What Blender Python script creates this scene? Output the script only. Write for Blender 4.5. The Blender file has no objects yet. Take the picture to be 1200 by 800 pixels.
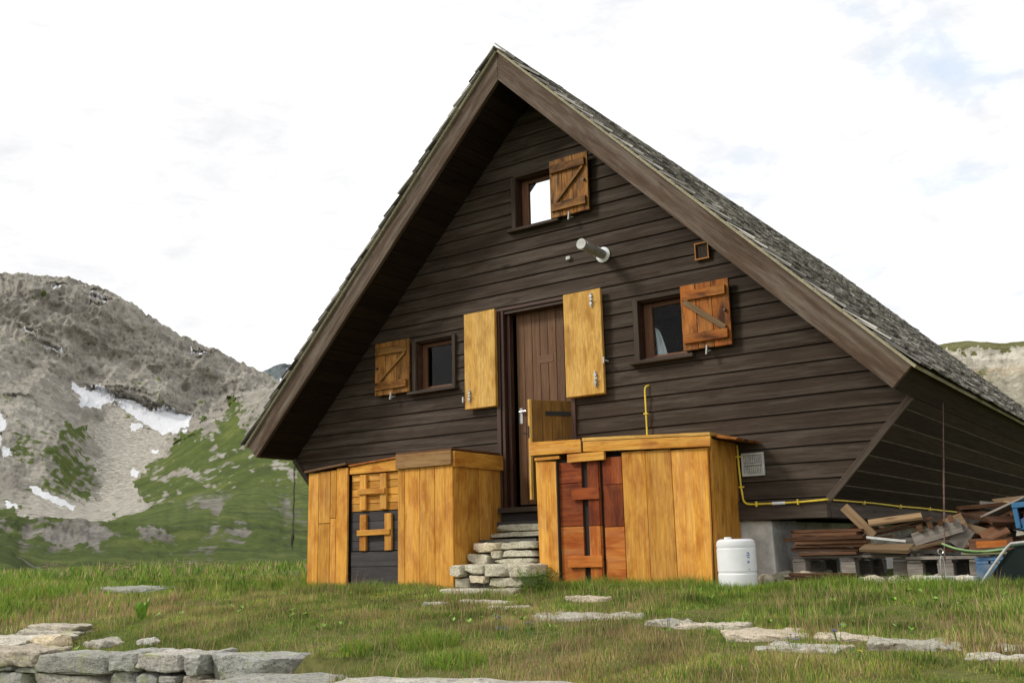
import bpy, math, random
import numpy as np
from mathutils import Vector, Matrix, noise
random.seed(7); rng = np.random.default_rng(7)
sc = bpy.context.scene
col = sc.collection
R_ = math.radians

# ------------------------------------------------------------------ helpers
def tag(o, label=None, cat=None, group=None, kind=None):
    if label: o['label'] = label
    if cat: o['category'] = cat
    if group: o['group'] = group
    if kind: o['kind'] = kind
    return o

def empty(name, loc, label, cat, group=None):
    o = bpy.data.objects.new(name, None); col.objects.link(o)
    o.location = loc; o.empty_display_size = .1
    return tag(o, label, cat, group)

def rot(rx=0, ry=0, rz=0):
    return (Matrix.Rotation(rz, 3, 'Z') @ Matrix.Rotation(ry, 3, 'Y') @ Matrix.Rotation(rx, 3, 'X'))

class MB:
    """collects simple solids into one mesh, with grain coordinates and a random value per solid"""
    def __init__(s): s.v = []; s.f = []; s.gc = []; s.rnd = []
    def add(s, vs, fs, gcs, rnd=None):
        b = len(s.v); r = random.random() if rnd is None else rnd
        s.v += [tuple(v) for v in vs]; s.f += [tuple(b + i for i in f) for f in fs]
        off = Vector((random.uniform(-50, 50), random.uniform(-50, 50), random.uniform(-50, 50)))
        s.gc += [tuple(Vector(g) + off) for g in gcs]; s.rnd += [r] * len(vs)
        return s
    def box(s, c, d, m=None, grain=0, rnd=None, jit=0.0):
        hx, hy, hz = d[0] / 2, d[1] / 2, d[2] / 2
        L = [Vector((x * hx, y * hy, z * hz)) for x in (-1, 1) for y in (-1, 1) for z in (-1, 1)]
        if jit: L = [p + Vector([random.uniform(-jit, jit) for _ in range(3)]) for p in L]
        o = {0: (0, 1, 2), 1: (1, 0, 2), 2: (2, 0, 1)}[grain]
        g = [(p[o[0]], p[o[1]], p[o[2]]) for p in L]
        V = [(m @ p if m else p) + Vector(c) for p in L]
        F = [(0, 1, 3, 2), (4, 6, 7, 5), (0, 4, 5, 1), (2, 3, 7, 6), (0, 2, 6, 4), (1, 5, 7, 3)]
        return s.add(V, F, g, rnd)
    def span(s, a, b, w, h, up=(0, 0, 1), rnd=None, jit=0.0):
        """board from a to b, w across, h along up"""
        a, b = Vector(a), Vector(b); x = (b - a); L = x.length; x.normalize()
        z = Vector(up); z = (z - x * z.dot(x)).normalized(); y = z.cross(x)
        m = Matrix((x, y, z)).transposed()
        return s.box((a + b) / 2, (L, w, h), m, 0, rnd, jit)
    def prism_y(s, poly, y0, y1, rnd=None, yf=None, grain=0):
        """poly: (x,z) counter-clockwise seen from -y; y0 front (or yf(z)), y1 back"""
        n = len(poly); yf = yf or (lambda z: y0)
        V = [(x, yf(z), z) for x, z in poly] + [(x, y1, z) for x, z in poly]
        g = [(v[0], v[1], v[2]) if grain == 0 else ((v[2], v[0], v[1]) if grain == 2 else (v[1], v[0], v[2])) for v in V]
        F = [tuple(range(n)), tuple(range(2 * n - 1, n - 1, -1))]
        for i in range(n):
            j = (i + 1) % n; F.append((j, i, n + i, n + j))
        return s.add(V, F, g, rnd)
    def tube(s, pts, r, n=8, rnd=None, r1=None, cap=True):
        pts = [Vector(p) for p in pts]; V = []; G = []; F = []; L = 0
        for i, p in enumerate(pts):
            t = (pts[min(i + 1, len(pts) - 1)] - pts[max(i - 1, 0)]).normalized()
            a = t.orthogonal().normalized() if i == 0 else (pa - t * pa.dot(t)).normalized()
            pa = a; b = t.cross(a)
            if i: L += (p - pts[i - 1]).length
            rr = r if r1 is None else r + (r1 - r) * i / (len(pts) - 1)
            for k in range(n):
                an = 2 * math.pi * k / n
                V.append(p + a * math.cos(an) * rr + b * math.sin(an) * rr); G.append((L, rr * math.cos(an), rr * math.sin(an)))
        for i in range(len(pts) - 1):
            for k in range(n):
                k2 = (k + 1) % n
                F.append((i * n + k, i * n + k2, (i + 1) * n + k2, (i + 1) * n + k))
        if cap:
            F.append(tuple(range(n - 1, -1, -1))); q = (len(pts) - 1) * n; F.append(tuple(q + k for k in range(n)))
        return s.add(V, F, G, rnd)
    def lathe(s, prof, c=(0, 0, 0), n=32, m=None):
        V = []; F = []
        for r, z in prof:
            for k in range(n):
                an = 2 * math.pi * k / n; p = Vector((r * math.cos(an), r * math.sin(an), z))
                V.append((m @ p if m else p) + Vector(c))
        for i in range(len(prof) - 1):
            for k in range(n):
                k2 = (k + 1) % n; F.append((i * n + k, i * n + k2, (i + 1) * n + k2, (i + 1) * n + k))
        F.append(tuple(range(n - 1, -1, -1))); q = (len(prof) - 1) * n; F.append(tuple(q + k for k in range(n)))
        return s.add(V, F, V)
    def stone(s, c, d, m=None, n=7, power=5.0, rough=.10, rnd=None):
        """rounded irregular block: a subdivided cube pulled to a superellipsoid and roughened"""
        idx = {}; P = []; F = []
        sx = Vector([random.uniform(-90, 90) for _ in range(3)])
        sh = [random.uniform(-.10, .10) for _ in range(4)]
        cuts = []
        for _ in range(7 if power > 4 else 3):
            nv = Vector((random.choice((-1, 1)) * random.uniform(.35, 1), random.choice((-1, 1)) * random.uniform(.1, 1), random.choice((-1, 1)) * random.uniform(.0, .9))).normalized()
            cuts.append((nv, (abs(nv.x) + abs(nv.y) + abs(nv.z)) * random.uniform(.70, .93)))
        if power > 4: power = power * 2.2
        def vid(i, j, k):
            q = (i, j, k)
            if q in idx: return idx[q]
            p = Vector((2 * i / n - 1, 2 * j / n - 1, 2 * k / n - 1))
            L = (abs(p.x) ** power + abs(p.y) ** power + abs(p.z) ** power) ** (1 / power)
            p = p / max(L, 1e-6)
            p.x *= 1 + sh[0] * p.y + sh[1] * p.z; p.y *= 1 + sh[2] * p.x; p.z *= 1 + sh[3] * p.x * .7
            for nv, lim in cuts:
                ex = p.dot(nv) - lim
                if ex > 0: p = p - nv * ex
            h = Vector((p.x * d[0], p.y * d[1], p.z * d[2])) / 2
            q2 = min(d) * rough
            w = Vector(noise.noise_vector(h * (.9 / max(min(d), .05)) + sx)) * q2 * 1.0 + Vector(noise.noise_vector(h * (3.0 / max(min(d), .05)) + sx)) * q2 * .6 + Vector(noise.noise_vector(h * (8.0 / max(min(d), .05)) + sx)) * q2 * .3
            h += w
            idx[q] = len(P); P.append(h); return idx[q]
        for a in range(n):
            for b in range(n):
                for (o, fl) in ((0, 0), (n, 1)):
                    for ax in range(3):
                        def mk(u, v):
                            l = [0, 0, 0]; l[ax] = o; l[(ax + 1) % 3] = u; l[(ax + 2) % 3] = v; return vid(*l)
                        q = [mk(a, b), mk(a + 1, b), mk(a + 1, b + 1), mk(a, b + 1)]
                        F.append(tuple(q if fl else q[::-1]))
        V = [(m @ p if m else p) + Vector(c) for p in P]
        return s.add(V, F, P, rnd)
    def build(s, name, mat, parent=None, bevel=0, smooth=False, seg=1):
        me = bpy.data.meshes.new(name); me.from_pydata(s.v, [], s.f); me.update()
        a = me.attributes.new('gc', 'FLOAT_VECTOR', 'POINT'); a.data.foreach_set('vector', np.array(s.gc, np.float32).ravel())
        b = me.attributes.new('rnd', 'FLOAT', 'POINT'); b.data.foreach_set('value', np.array(s.rnd, np.float32))
        o = bpy.data.objects.new(name, me); col.objects.link(o); me.materials.append(mat)
        if smooth:
            me.polygons.foreach_set('use_smooth', [True] * len(me.polygons)); me.set_sharp_from_angle(angle=R_(32))
        if bevel:
            mo = o.modifiers.new('bevel', 'BEVEL'); mo.width = bevel; mo.segments = seg; mo.limit_method = 'ANGLE'; mo.angle_limit = R_(40)
        if parent:
            o.parent = parent; o.matrix_parent_inverse = Matrix.Identity(4)
            if parent.type == 'EMPTY' or parent.parent:
                # the mesh is written in world space: take the parent's place off it
                base = Vector((0, 0, 0)); q = parent
                while q: base += Vector(q.location); q = q.parent
                me.transform(Matrix.Translation(-base))
        return o

# ------------------------------------------------------------------ materials
def newmat(name):
    m = bpy.data.materials.new(name); m.use_nodes = True; nt = m.node_tree
    for n in list(nt.nodes): nt.nodes.remove(n)
    out = nt.nodes.new('ShaderNodeOutputMaterial'); p = nt.nodes.new('ShaderNodeBsdfPrincipled')
    nt.links.new(p.outputs[0], out.inputs[0]); return m, nt, p
class NT:
    def __init__(s, nt): s.nt = nt
    def n(s, t, **k):
        x = s.nt.nodes.new(t)
        for a, b in k.items(): setattr(x, a, b)
        return x
    def l(s, a, b): s.nt.links.new(a, b)
    def noise(s, vec, scale, detail=6, rough=.6, dist=0.0):
        x = s.n('ShaderNodeTexNoise'); x.inputs['Scale'].default_value = scale; x.inputs['Detail'].default_value = detail
        x.inputs['Roughness'].default_value = rough; x.inputs['Distortion'].default_value = dist
        if vec is not None: s.l(vec, x.inputs['Vector'])
        return x.outputs[0]
    def ramp(s, fac, stops, interp='LINEAR'):
        x = s.n('ShaderNodeValToRGB'); e = x.color_ramp.elements; x.color_ramp.interpolation = interp
        while len(e) > 1: e.remove(e[-1])
        for i, (p, c) in enumerate(stops):
            q = e[0] if i == 0 else e.new(p); q.position = p; q.color = (*c, 1) if len(c) == 3 else c
        s.l(fac, x.inputs[0]); return x.outputs[0]
    def f(s, fac, a, b):
        return s.ramp(fac, [(a, (0, 0, 0)), (b, (1, 1, 1))])
    def mix(s, fac, a, b, mode='MIX'):
        x = s.n('ShaderNodeMix', data_type='RGBA', blend_type=mode)
        for i, q in ((0, fac), (6, a), (7, b)):
            if isinstance(q, (int, float)): x.inputs[i].default_value = q
            elif isinstance(q, tuple): x.inputs[i].default_value = (*q, 1)
            else: s.l(q, x.inputs[i])
        return x.outputs[2]
    def mul(s, a, b, op='MULTIPLY'):
        x = s.n('ShaderNodeMath', operation=op)
        for i, q in enumerate((a, b)):
            if isinstance(q, (int, float)): x.inputs[i].default_value = q
            else: s.l(q, x.inputs[i])
        return x.outputs[0]
    def mapping(s, vec, sc_):
        x = s.n('ShaderNodeMapping'); x.inputs['Scale'].default_value = sc_; s.l(vec, x.inputs['Vector']); return x.outputs[0]
    def attr(s, name):
        x = s.n('ShaderNodeAttribute'); x.attribute_name = name; return x
    def bump(s, h, strength, dist, p):
        x = s.n('ShaderNodeBump'); x.inputs['Strength'].default_value = strength; x.inputs['Distance'].default_value = dist
        s.l(h, x.inputs['Height']); s.l(x.outputs[0], p.inputs['Normal'])

def wood(name, dark, light, knot, rough=.6, var=.35, streak=.5, weather=None, wamt=.0, patch=None, pamt=0., spec=.3, grain=1.0, coat=0.):
    m, nt, p = newmat(name); N = NT(nt)
    gc = N.attr('gc').outputs['Vector']; rnd = N.attr('rnd').outputs['Fac']
    g1 = N.noise(N.mapping(gc, (1.3 * grain, 22, 22)), 2.2, 8, .65, .6)
    g2 = N.noise(N.mapping(gc, (3.5 * grain, 120, 120)), 2.0, 4, .6)
    base = N.ramp(g1, [(.30, dark), (.68, light)])
    base = N.mix(N.mul(N.f(g2, .42, .72), streak), base, tuple(c * .45 for c in dark), 'MIX')
    k = N.n('ShaderNodeTexVoronoi'); k.inputs['Scale'].default_value = 1.0
    N.l(N.mapping(gc, (2.0, 6.5, 6.5)), k.inputs['Vector'])
    kd = N.ramp(k.outputs['Distance'], [(.0, (1, 1, 1)), (.07, (.8, .8, .8)), (.16, (0, 0, 0))])
    kd = N.mul(kd, N.f(N.noise(gc, 1.7, 1), .45, .6))
    base = N.mix(kd, base, knot)
    if patch:
        pn = N.noise(N.mapping(gc, (2.2, 5, 5)), 1.6, 5, .6, .3)
        base = N.mix(N.mul(N.f(pn, .45, .66), pamt), base, patch)
    if weather:
        wn = N.noise(N.mapping(gc, (.7, 9, 9)), 1.4, 9, .72, .4)
        base = N.mix(N.mul(N.f(wn, .47, .74), wamt), base, weather)
    v = N.n('ShaderNodeHueSaturation'); N.l(base, v.inputs['Color'])
    vv = N.n('ShaderNodeMapRange'); vv.inputs['To Min'].default_value = 1 - var; vv.inputs['To Max'].default_value = 1 + var * .7
    N.l(rnd, vv.inputs['Value']); N.l(vv.outputs[0], v.inputs['Value'])
    N.l(v.outputs[0], p.inputs['Base Color'])
    N.l(N.ramp(g1, [(.3, (rough + .12,) * 3), (.7, (rough - .06,) * 3)]), p.inputs['Roughness'])
    p.inputs['Specular IOR Level'].default_value = spec
    p.inputs['Coat Weight'].default_value = coat; p.inputs['Coat Roughness'].default_value = .35
    N.bump(N.mix(.5, g1, g2), .35, .004, p)
    return m

def plain(name, c, rough=.5, metal=0., spec=.5, c2=None, scale=8., bump=0., bscale=40):
    m, nt, p = newmat(name); N = NT(nt)
    tc = N.n('ShaderNodeTexCoord').outputs['Object']
    nz = N.noise(tc, scale, 7, .65)
    c2 = c2 or tuple(x * .7 for x in c)
    N.l(N.ramp(nz, [(.35, c2), (.62, c)]), p.inputs['Base Color'])
    p.inputs['Roughness'].default_value = rough; p.inputs['Metallic'].default_value = metal; p.inputs['Specular IOR Level'].default_value = spec
    if bump: N.bump(N.noise(tc, bscale, 8, .7), bump, .01, p)
    return m

M = {}
M['wall'] = wood('weathered_dark_boards', (.036, .024, .016), (.063, .044, .031), (.008, .006, .005), .72, .15, .35, (.150, .126, .102), .6, (.026, .017, .012), .5, grain=.6, spec=.14)
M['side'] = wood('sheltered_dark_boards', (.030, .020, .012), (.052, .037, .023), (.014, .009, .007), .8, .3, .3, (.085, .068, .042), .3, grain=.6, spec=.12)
M['trim'] = wood('dark_stained_trim', (.038, .026, .018), (.072, .052, .038), (.02, .012, .01), .7, .2, .3, (.15, .13, .105), .45, spec=.15)
M['barge'] = wood('faded_brown_barge_board', (.072, .046, .031), (.118, .080, .055), (.030, .020, .014), .75, .14, .4, (.26, .225, .185), .75, (.062, .040, .027), .7, grain=1.2, spec=.12)
M['soffit'] = wood('soffit_boards', (.018, .012, .008), (.034, .023, .015), (.01, .01, .01), .9, .25, .3, spec=.06)  # near black: the overhang's shade is put into the board colour
M['door'] = wood('dark_varnished_door_boards', (.085, .036, .015), (.17, .083, .036), (.03, .012, .008), .5, .25, .55, (.24, .15, .085), .35, spec=.2, coat=.05)
M['jamb'] = wood('glossy_dark_jamb', (.030, .011, .006), (.075, .028, .015), (.02, .01, .01), .4, .3, .4, (.2, .15, .1), .3, coat=.2, spec=.25)
M['yellow'] = wood('honey_stained_planks', (.46, .185, .024), (.76, .395, .066), (.17, .055, .012), .6, .26, .45, (.74, .46, .17), .45, (.36, .120, .015), .85, spec=.16)
M['rail'] = wood('brown_weathered_rail', (.17, .085, .030), (.36, .20, .075), (.09, .04, .015), .7, .1, .5, (.42, .30, .16), .4, spec=.15)
M['leafdoor'] = wood('shaded_brown_half_door', (.13, .065, .016), (.27, .145, .035), (.06, .03, .01), .6, .2, .5, None, 0, (.10, .05, .015), .5, spec=.15)  # browns darkened to carry the shade the half door stands in
M['ochre'] = wood('ochre_plywood_shutter', (.50, .25, .045), (.78, .48, .125), (.30, .13, .025), .6, .08, .7, (.82, .60, .25), .4, (.33, .15, .022), .8, grain=1.6, spec=.18)
M['shutter'] = wood('worn_orange_shutter', (.19, .070, .013), (.42, .190, .042), (.05, .018, .006), .6, .25, .7, (.56, .34, .13), .55, (.060, .022, .007), 1.0, grain=1.6, spec=.15)
M['shutter_red'] = wood('burnt_orange_shutter', (.25, .064, .009), (.52, .175, .028), (.07, .018, .006), .6, .25, .7, (.62, .34, .11), .5, (.060, .017, .006), 1.0, grain=1.6, spec=.15)
M['redwood'] = wood('reddish_brown_panel', (.16, .026, .007), (.34, .080, .016), (.12, .02, .01), .55, .3, .4, (.42, .16, .06), .35, (.10, .016, .006), .9, spec=.15)
M['orangewood'] = wood('orange_brown_panel', (.34, .085, .012), (.56, .20, .036), (.25, .06, .02), .55, .2, .4, (.50, .30, .14), .55, (.27, .05, .008), .8, spec=.15)
M['slate'] = wood('charcoal_painted_boards', (.028, .024, .025), (.060, .053, .053), (.02, .02, .02), .7, .2, .4, (.12, .11, .10), .3)
M['scrap'] = wood('reddish_scrap_boards', (.060, .026, .013), (.17, .082, .044), (.03, .014, .008), .85, .5, .5, (.22, .16, .11), .4, spec=.1)  # board colours lowered to carry the shade under the eave
M['scrap_pale'] = wood('pale_offcut', (.18, .11, .055), (.34, .23, .13), (.10, .06, .03), .85, .35, .5, (.28, .24, .19), .4, spec=.1)
M['scrap_grey'] = wood('grey_weathered_pallet_wood', (.13, .11, .09), (.28, .25, .215), (.08, .07, .06), .8, .3, .5)
M['shingle'] = wood('weathered_grey_shingles', (.21, .195, .175), (.47, .45, .415), (.06, .05, .045), .9, .75, .4, (.62, .60, .57), .35, (.08, .07, .06), .5, spec=.1)
M['sheath'] = wood('pale_roof_sheathing', (.30, .27, .18), (.52, .47, .34), (.1, .08, .05), .85, .2, .4, spec=.1)
M['frame'] = wood('brown_window_frame', (.10, .042, .020), (.20, .092, .046), (.05, .02, .01), .5, .1, .4)
M['hatchframe'] = wood('orange_hatch_frame', (.38, .14, .03), (.66, .33, .10), (.2, .08, .03), .5, .1, .4)
M['steel'] = plain('brushed_steel', (.62, .62, .60), .32, 1.0, c2=(.38, .38, .37), scale=20)
M['iron'] = plain('dull_iron', (.12, .11, .10), .55, .7, c2=(.05, .035, .025), scale=25)
M['rust'] = plain('rusty_cable', (.16, .10, .07), .7, .4, c2=(.07, .04, .03), scale=30)
M['greypaint'] = plain('pale_grey_metal', (.42, .42, .39), .5, .1, c2=(.25, .25, .23), scale=14)
M['plastic'] = plain('white_plastic', (.78, .79, .80), .38, c2=(.68, .69, .70), scale=4)
M['ventmat'] = plain('off_white_vent', (.60, .60, .57), .5, c2=(.42, .42, .40), scale=15)
M['blue'] = plain('blue_plastic', (.022, .12, .24), .4, c2=(.02, .10, .22), scale=6)
M['bluepaint'] = plain('worn_blue_paint', (.05, .17, .36), .6, c2=(.16, .20, .24), scale=16)
M['red'] = plain('red_plastic', (.30, .022, .015), .35, c2=(.32, .02, .015), scale=6)
M['tub'] = plain('dark_green_tub', (.008, .014, .013), .7, spec=.12, c2=(.013, .020, .018), scale=5)
M['hose'] = plain('dark_green_hose', (.025, .07, .035), .4)
M['palehose'] = plain('pale_green_hose', (.20, .32, .12), .5)
M['gas'] = plain('yellow_gas_pipe', (.80, .62, .05), .4, c2=(.58, .40, .03), scale=12)
M['concrete'] = plain('rough_render', (.72, .70, .65), .95, spec=.1, c2=(.40, .39, .36), scale=3.5, bump=.7, bscale=22)
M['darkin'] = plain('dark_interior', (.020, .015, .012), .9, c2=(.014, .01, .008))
M['curtain'] = plain('white_curtain', (.62, .66, .72), .9, c2=(.50, .54, .6), scale=6)
M['blueink'] = plain('blue_print', (.16, .24, .50), .6, c2=(.3, .36, .52), scale=60)
M['black'] = plain('black_iron_strap', (.015, .014, .013), .5, .3)

def glass():
    m = bpy.data.materials.new('window_glass'); m.use_nodes = True; nt = m.node_tree
    for n in list(nt.nodes): nt.nodes.remove(n)
    N = NT(nt); o = N.n('ShaderNodeOutputMaterial'); mx = N.n('ShaderNodeMixShader')
    t = N.n('ShaderNodeBsdfTransparent'); t.inputs[0].default_value = (.94, .96, .95, 1)
    g = N.n('ShaderNodeBsdfGlossy'); g.inputs['Roughness'].default_value = .03
    fr = N.n('ShaderNodeFresnel'); fr.inputs[0].default_value = 1.18
    N.l(fr.outputs[0], mx.inputs[0]); N.l(t.outputs[0], mx.inputs[1]); N.l(g.outputs[0], mx.inputs[2]); N.l(mx.outputs[0], o.inputs[0])
    return m
M['glass'] = glass()

def stonemat(name, a, b, c, lich=(.38, .42, .16), lamt=.5, sc_=1.0):
    m, nt, p = newmat(name); N = NT(nt)
    tc = N.n('ShaderNodeTexCoord').outputs['Object']; rnd = N.attr('rnd').outputs['Fac']
    n1 = N.noise(tc, 6 * sc_, 9, .7, .4); n2 = N.noise(N.mapping(tc, (1, 1, 2.2)), 30 * sc_, 7, .75); n3 = N.noise(tc, 90 * sc_, 5, .7)
    base = N.ramp(n1, [(.30, a), (.5, b), (.66, c)])
    base = N.mix(N.mul(N.f(n2, .50, .60), .7), base, tuple(x * .38 for x in a))
    base = N.mix(N.mul(N.f(n3, .50, .62), .5), base, tuple(min(.85, x * 1.25) for x in c))
    base = N.mix(N.mul(N.f(N.noise(tc, 8 * sc_, 9, .8), .53, .60), lamt), base, lich)
    base = N.mix(N.mul(N.f(N.noise(tc, 11 * sc_, 9, .8, .6), .58, .64), .6), base, (.075, .072, .062))
    tint = N.ramp(rnd, [(0, (.70, .72, .68)), (.35, (1.0, .99, .95)), (.6, (.84, .87, .86)), (.8, (1.08, .97, .83)), (1, (1.12, 1.11, 1.08))])
    base = N.mix(1.0, base, tint, 'MULTIPLY')
    N.l(base, p.inputs['Base Color']); p.inputs['Roughness'].default_value = .9; p.inputs['Specular IOR Level'].default_value = .2
    N.bump(N.mix(.5, n1, n2), 1.0, .022 / sc_, p)
    return m
M['stone'] = stonemat('grey_schist', (.24, .235, .22), (.38, .37, .345), (.52, .51, .48))
M['flag'] = stonemat('pale_flagstone', (.34, .31, .26), (.47, .44, .38), (.60, .57, .52), (.20, .22, .10), .45, 1.6)
M['step'] = stonemat('pale_step_stone', (.42, .38, .29), (.58, .53, .42), (.70, .66, .55), (.26, .28, .12), .3, 1.4)

def groundmat(name, far=False):
    m, nt, p = newmat(name); N = NT(nt)
    g = N.n('ShaderNodeNewGeometry').outputs['Position']
    n1 = N.noise(g, .55, 8, .7, .3); n2 = N.noise(g, 14, 6, .75)
    base = N.ramp(n1, [(.32, (.075, .110, .020)), (.48, (.115, .130, .034)), (.62, (.155, .135, .055)), (.72, (.17, .13, .065))])
    base = N.mix(N.mul(N.f(n2, .45, .7), .7), base, (.030, .036, .012))
    N.l(base, p.inputs['Base Color']); p.inputs['Roughness'].default_value = .95; p.inputs['Specular IOR Level'].default_value = .1
    N.bump(n2, .8, .03, p)
    return m
M['ground'] = groundmat('meadow_soil')

def grassmat():
    m, nt, p = newmat('grass_blade'); N = NT(nt)
    c = N.attr('col').outputs['Color']
    N.l(c, p.inputs['Base Color']); p.inputs['Roughness'].default_value = .55; p.inputs['Specular IOR Level'].default_value = .25
    tr = N.n('ShaderNodeBsdfTranslucent'); N.l(c, tr.inputs[0]); mx = N.n('ShaderNodeMixShader'); mx.inputs[0].default_value = .35
    out = [n for n in nt.nodes if n.type == 'OUTPUT_MATERIAL'][0]
    N.l(p.outputs[0], mx.inputs[1]); N.l(tr.outputs[0], mx.inputs[2]); N.l(mx.outputs[0], out.inputs[0])
    return m
M['grass'] = grassmat()
M['leaf'] = plain('leaf_green', (.11, .20, .035), .5, c2=(.06, .12, .02), scale=20)
M['brightleaf'] = plain('bright_leaf', (.19, .36, .04), .45, c2=(.16, .32, .03), scale=10)
M['petal_y'] = plain('yellow_petals', (.80, .62, .03), .6, c2=(.7, .5, .02))
M['petal_p'] = plain('violet_petals', (.17, .12, .55), .6, c2=(.12, .08, .42))
M['petal_k'] = plain('pink_petals', (.66, .36, .40), .6, c2=(.5, .24, .28))

# ------------------------------------------------------------------ numbers of the house (metres)
ZA, W_, ZE, T = 5.5285, 3.706, 1.776, .215
OV = .60                      # front overhang
YB = 9.5                      # back gable
aL = math.hypot(W_, ZA - ZE); SA = (ZA - ZE) / aL; CA = W_ / aL
SL = (ZA - ZE) / W_
XB, ZB = 2.70, .715           # bottom corner of the wall
XE, ZEI = W_ - T * SA, ZE - T * CA   # (3.553,1.625) inner eave corner
def soffit_z(x): return ZA - T / CA - SL * abs(x)
def wall_half(z):             # half width of the gable wall at height z
    if z <= ZEI: return XB + (XE - XB) * (z - ZB) / (ZEI - ZB)
    return (ZA - T / CA - z) / SL

def G(x, y):
    z = .2 + .07 * min(0, y + .5)
    w = max(0, min(1, (math.hypot(x, y) - 3) / 12))
    return z + .035 * noise.noise(Vector((x * .6, y * .6, 0))) * min(1, .3 + w) * (1 if y < -.9 or abs(x) > 4.6 else .25)

house = empty('wooden_chalet', (0, 0, .2), 'dark brown timber chalet with steep shingled gable roof', 'house')

# front wall boards ------------------------------------------------
OPEN = [(-1.62, -1.09, 2.25, 2.80), (1.16, 1.66, 2.23, 2.80), (-.22, .27, 3.82, 4.38), (-.45, .40, .90, 2.955)]
zs = [.885, 1.035, 1.172, 1.31, 1.45, 1.592, 1.735, 1.878, 2.012, 2.155, 2.295, 2.435, 2.575, 2.715, 2.86, 3.005, 3.15, 3.287, 3.422, 3.56, 3.70, 3.86, 4.0, 4.135, 4.275, 4.41, 4.55, 4.69, 4.83, 4.97, 5.1, 5.2]
def gable_boards(y, openings, flip=1, jog=.006):
    mb = MB()
    for a, b in zip(zs[:-1], zs[1:]):
        r = random.random(); lo, hi = a + jog, b
        cuts = sorted({lo, hi} | {q for o in openings for q in (o[2], o[3]) if lo + .004 < q < hi - .004} | ({ZEI} if lo < ZEI < hi else set()))
        yf = lambda z: y - flip * (.014 * (hi - z) / (hi - lo) + .004)
        joint = random.uniform(-2.4, 2.6) if random.random() < .3 else None
        for c, d in zip(cuts[:-1], cuts[1:]):
            mid = (c + d) / 2; holes = sorted([(o[0], o[1]) for o in openings if o[2] < mid < o[3]])
            w0, w1 = wall_half(c) - .004, wall_half(d) - .004
            if w1 < .02: continue
            bj = [] if joint is None or any(h[0] - .05 < joint < h[1] + .05 for h in holes) or abs(joint) > min(w0, w1) - .2 else [(joint, joint + .003)]
            edges = [(-w0, -w1)] + [(v, v) for h in sorted(holes + bj) for v in h] + [(w0, w1)]
            for i in range(0, len(edges), 2):
                (l0, l1), (r0, r1) = edges[i], edges[i + 1]
                if r0 - l0 < .01 and r1 - l1 < .01: continue
                poly = [(l0, c), (r0, c), (r1, d), (l1, d)]
                if flip < 0: poly = [(-px_, pz_) for px_, pz_ in poly][::-1]; poly = [poly[2], poly[3], poly[0], poly[1]]
                mb.prism_y(poly, y, y + flip * .02, r if joint is None or (l0 + r0) / 2 < joint else (r * 7.3) % 1, yf)
    return mb
gable_boards(0, OPEN).build('front_wall', M['wall'], house)
gable_boards(YB, [], -1).build('back_wall', M['wall'], house)
# dark backing behind the board gaps, with holes at the openings
mb = MB()
def backing(y0, y1, openings):
    zc = sorted({.72, ZEI, 5.18} | {q for o in openings for q in (o[2], o[3])})
    for c, d in zip(zc[:-1], zc[1:]):
        mid = (c + d) / 2; holes = sorted([(o[0], o[1]) for o in openings if o[2] < mid < o[3]])
        w0, w1 = wall_half(c) - .01, wall_half(d) - .01
        edges = [(-w0, -w1)] + [(v, v) for h in holes for v in h] + [(w0, w1)]
        for i in range(0, len(edges), 2):
            (l0, l1), (r0, r1) = edges[i], edges[i + 1]
            mb.prism_y([(l0, c), (r0, c), (r1, d), (l1, d)], y0, y1, .2)
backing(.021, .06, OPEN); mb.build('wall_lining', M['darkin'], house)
mb = MB(); backing(YB - .06, YB - .021, []); mb.build('wall_lining', M['darkin'], house)

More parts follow.
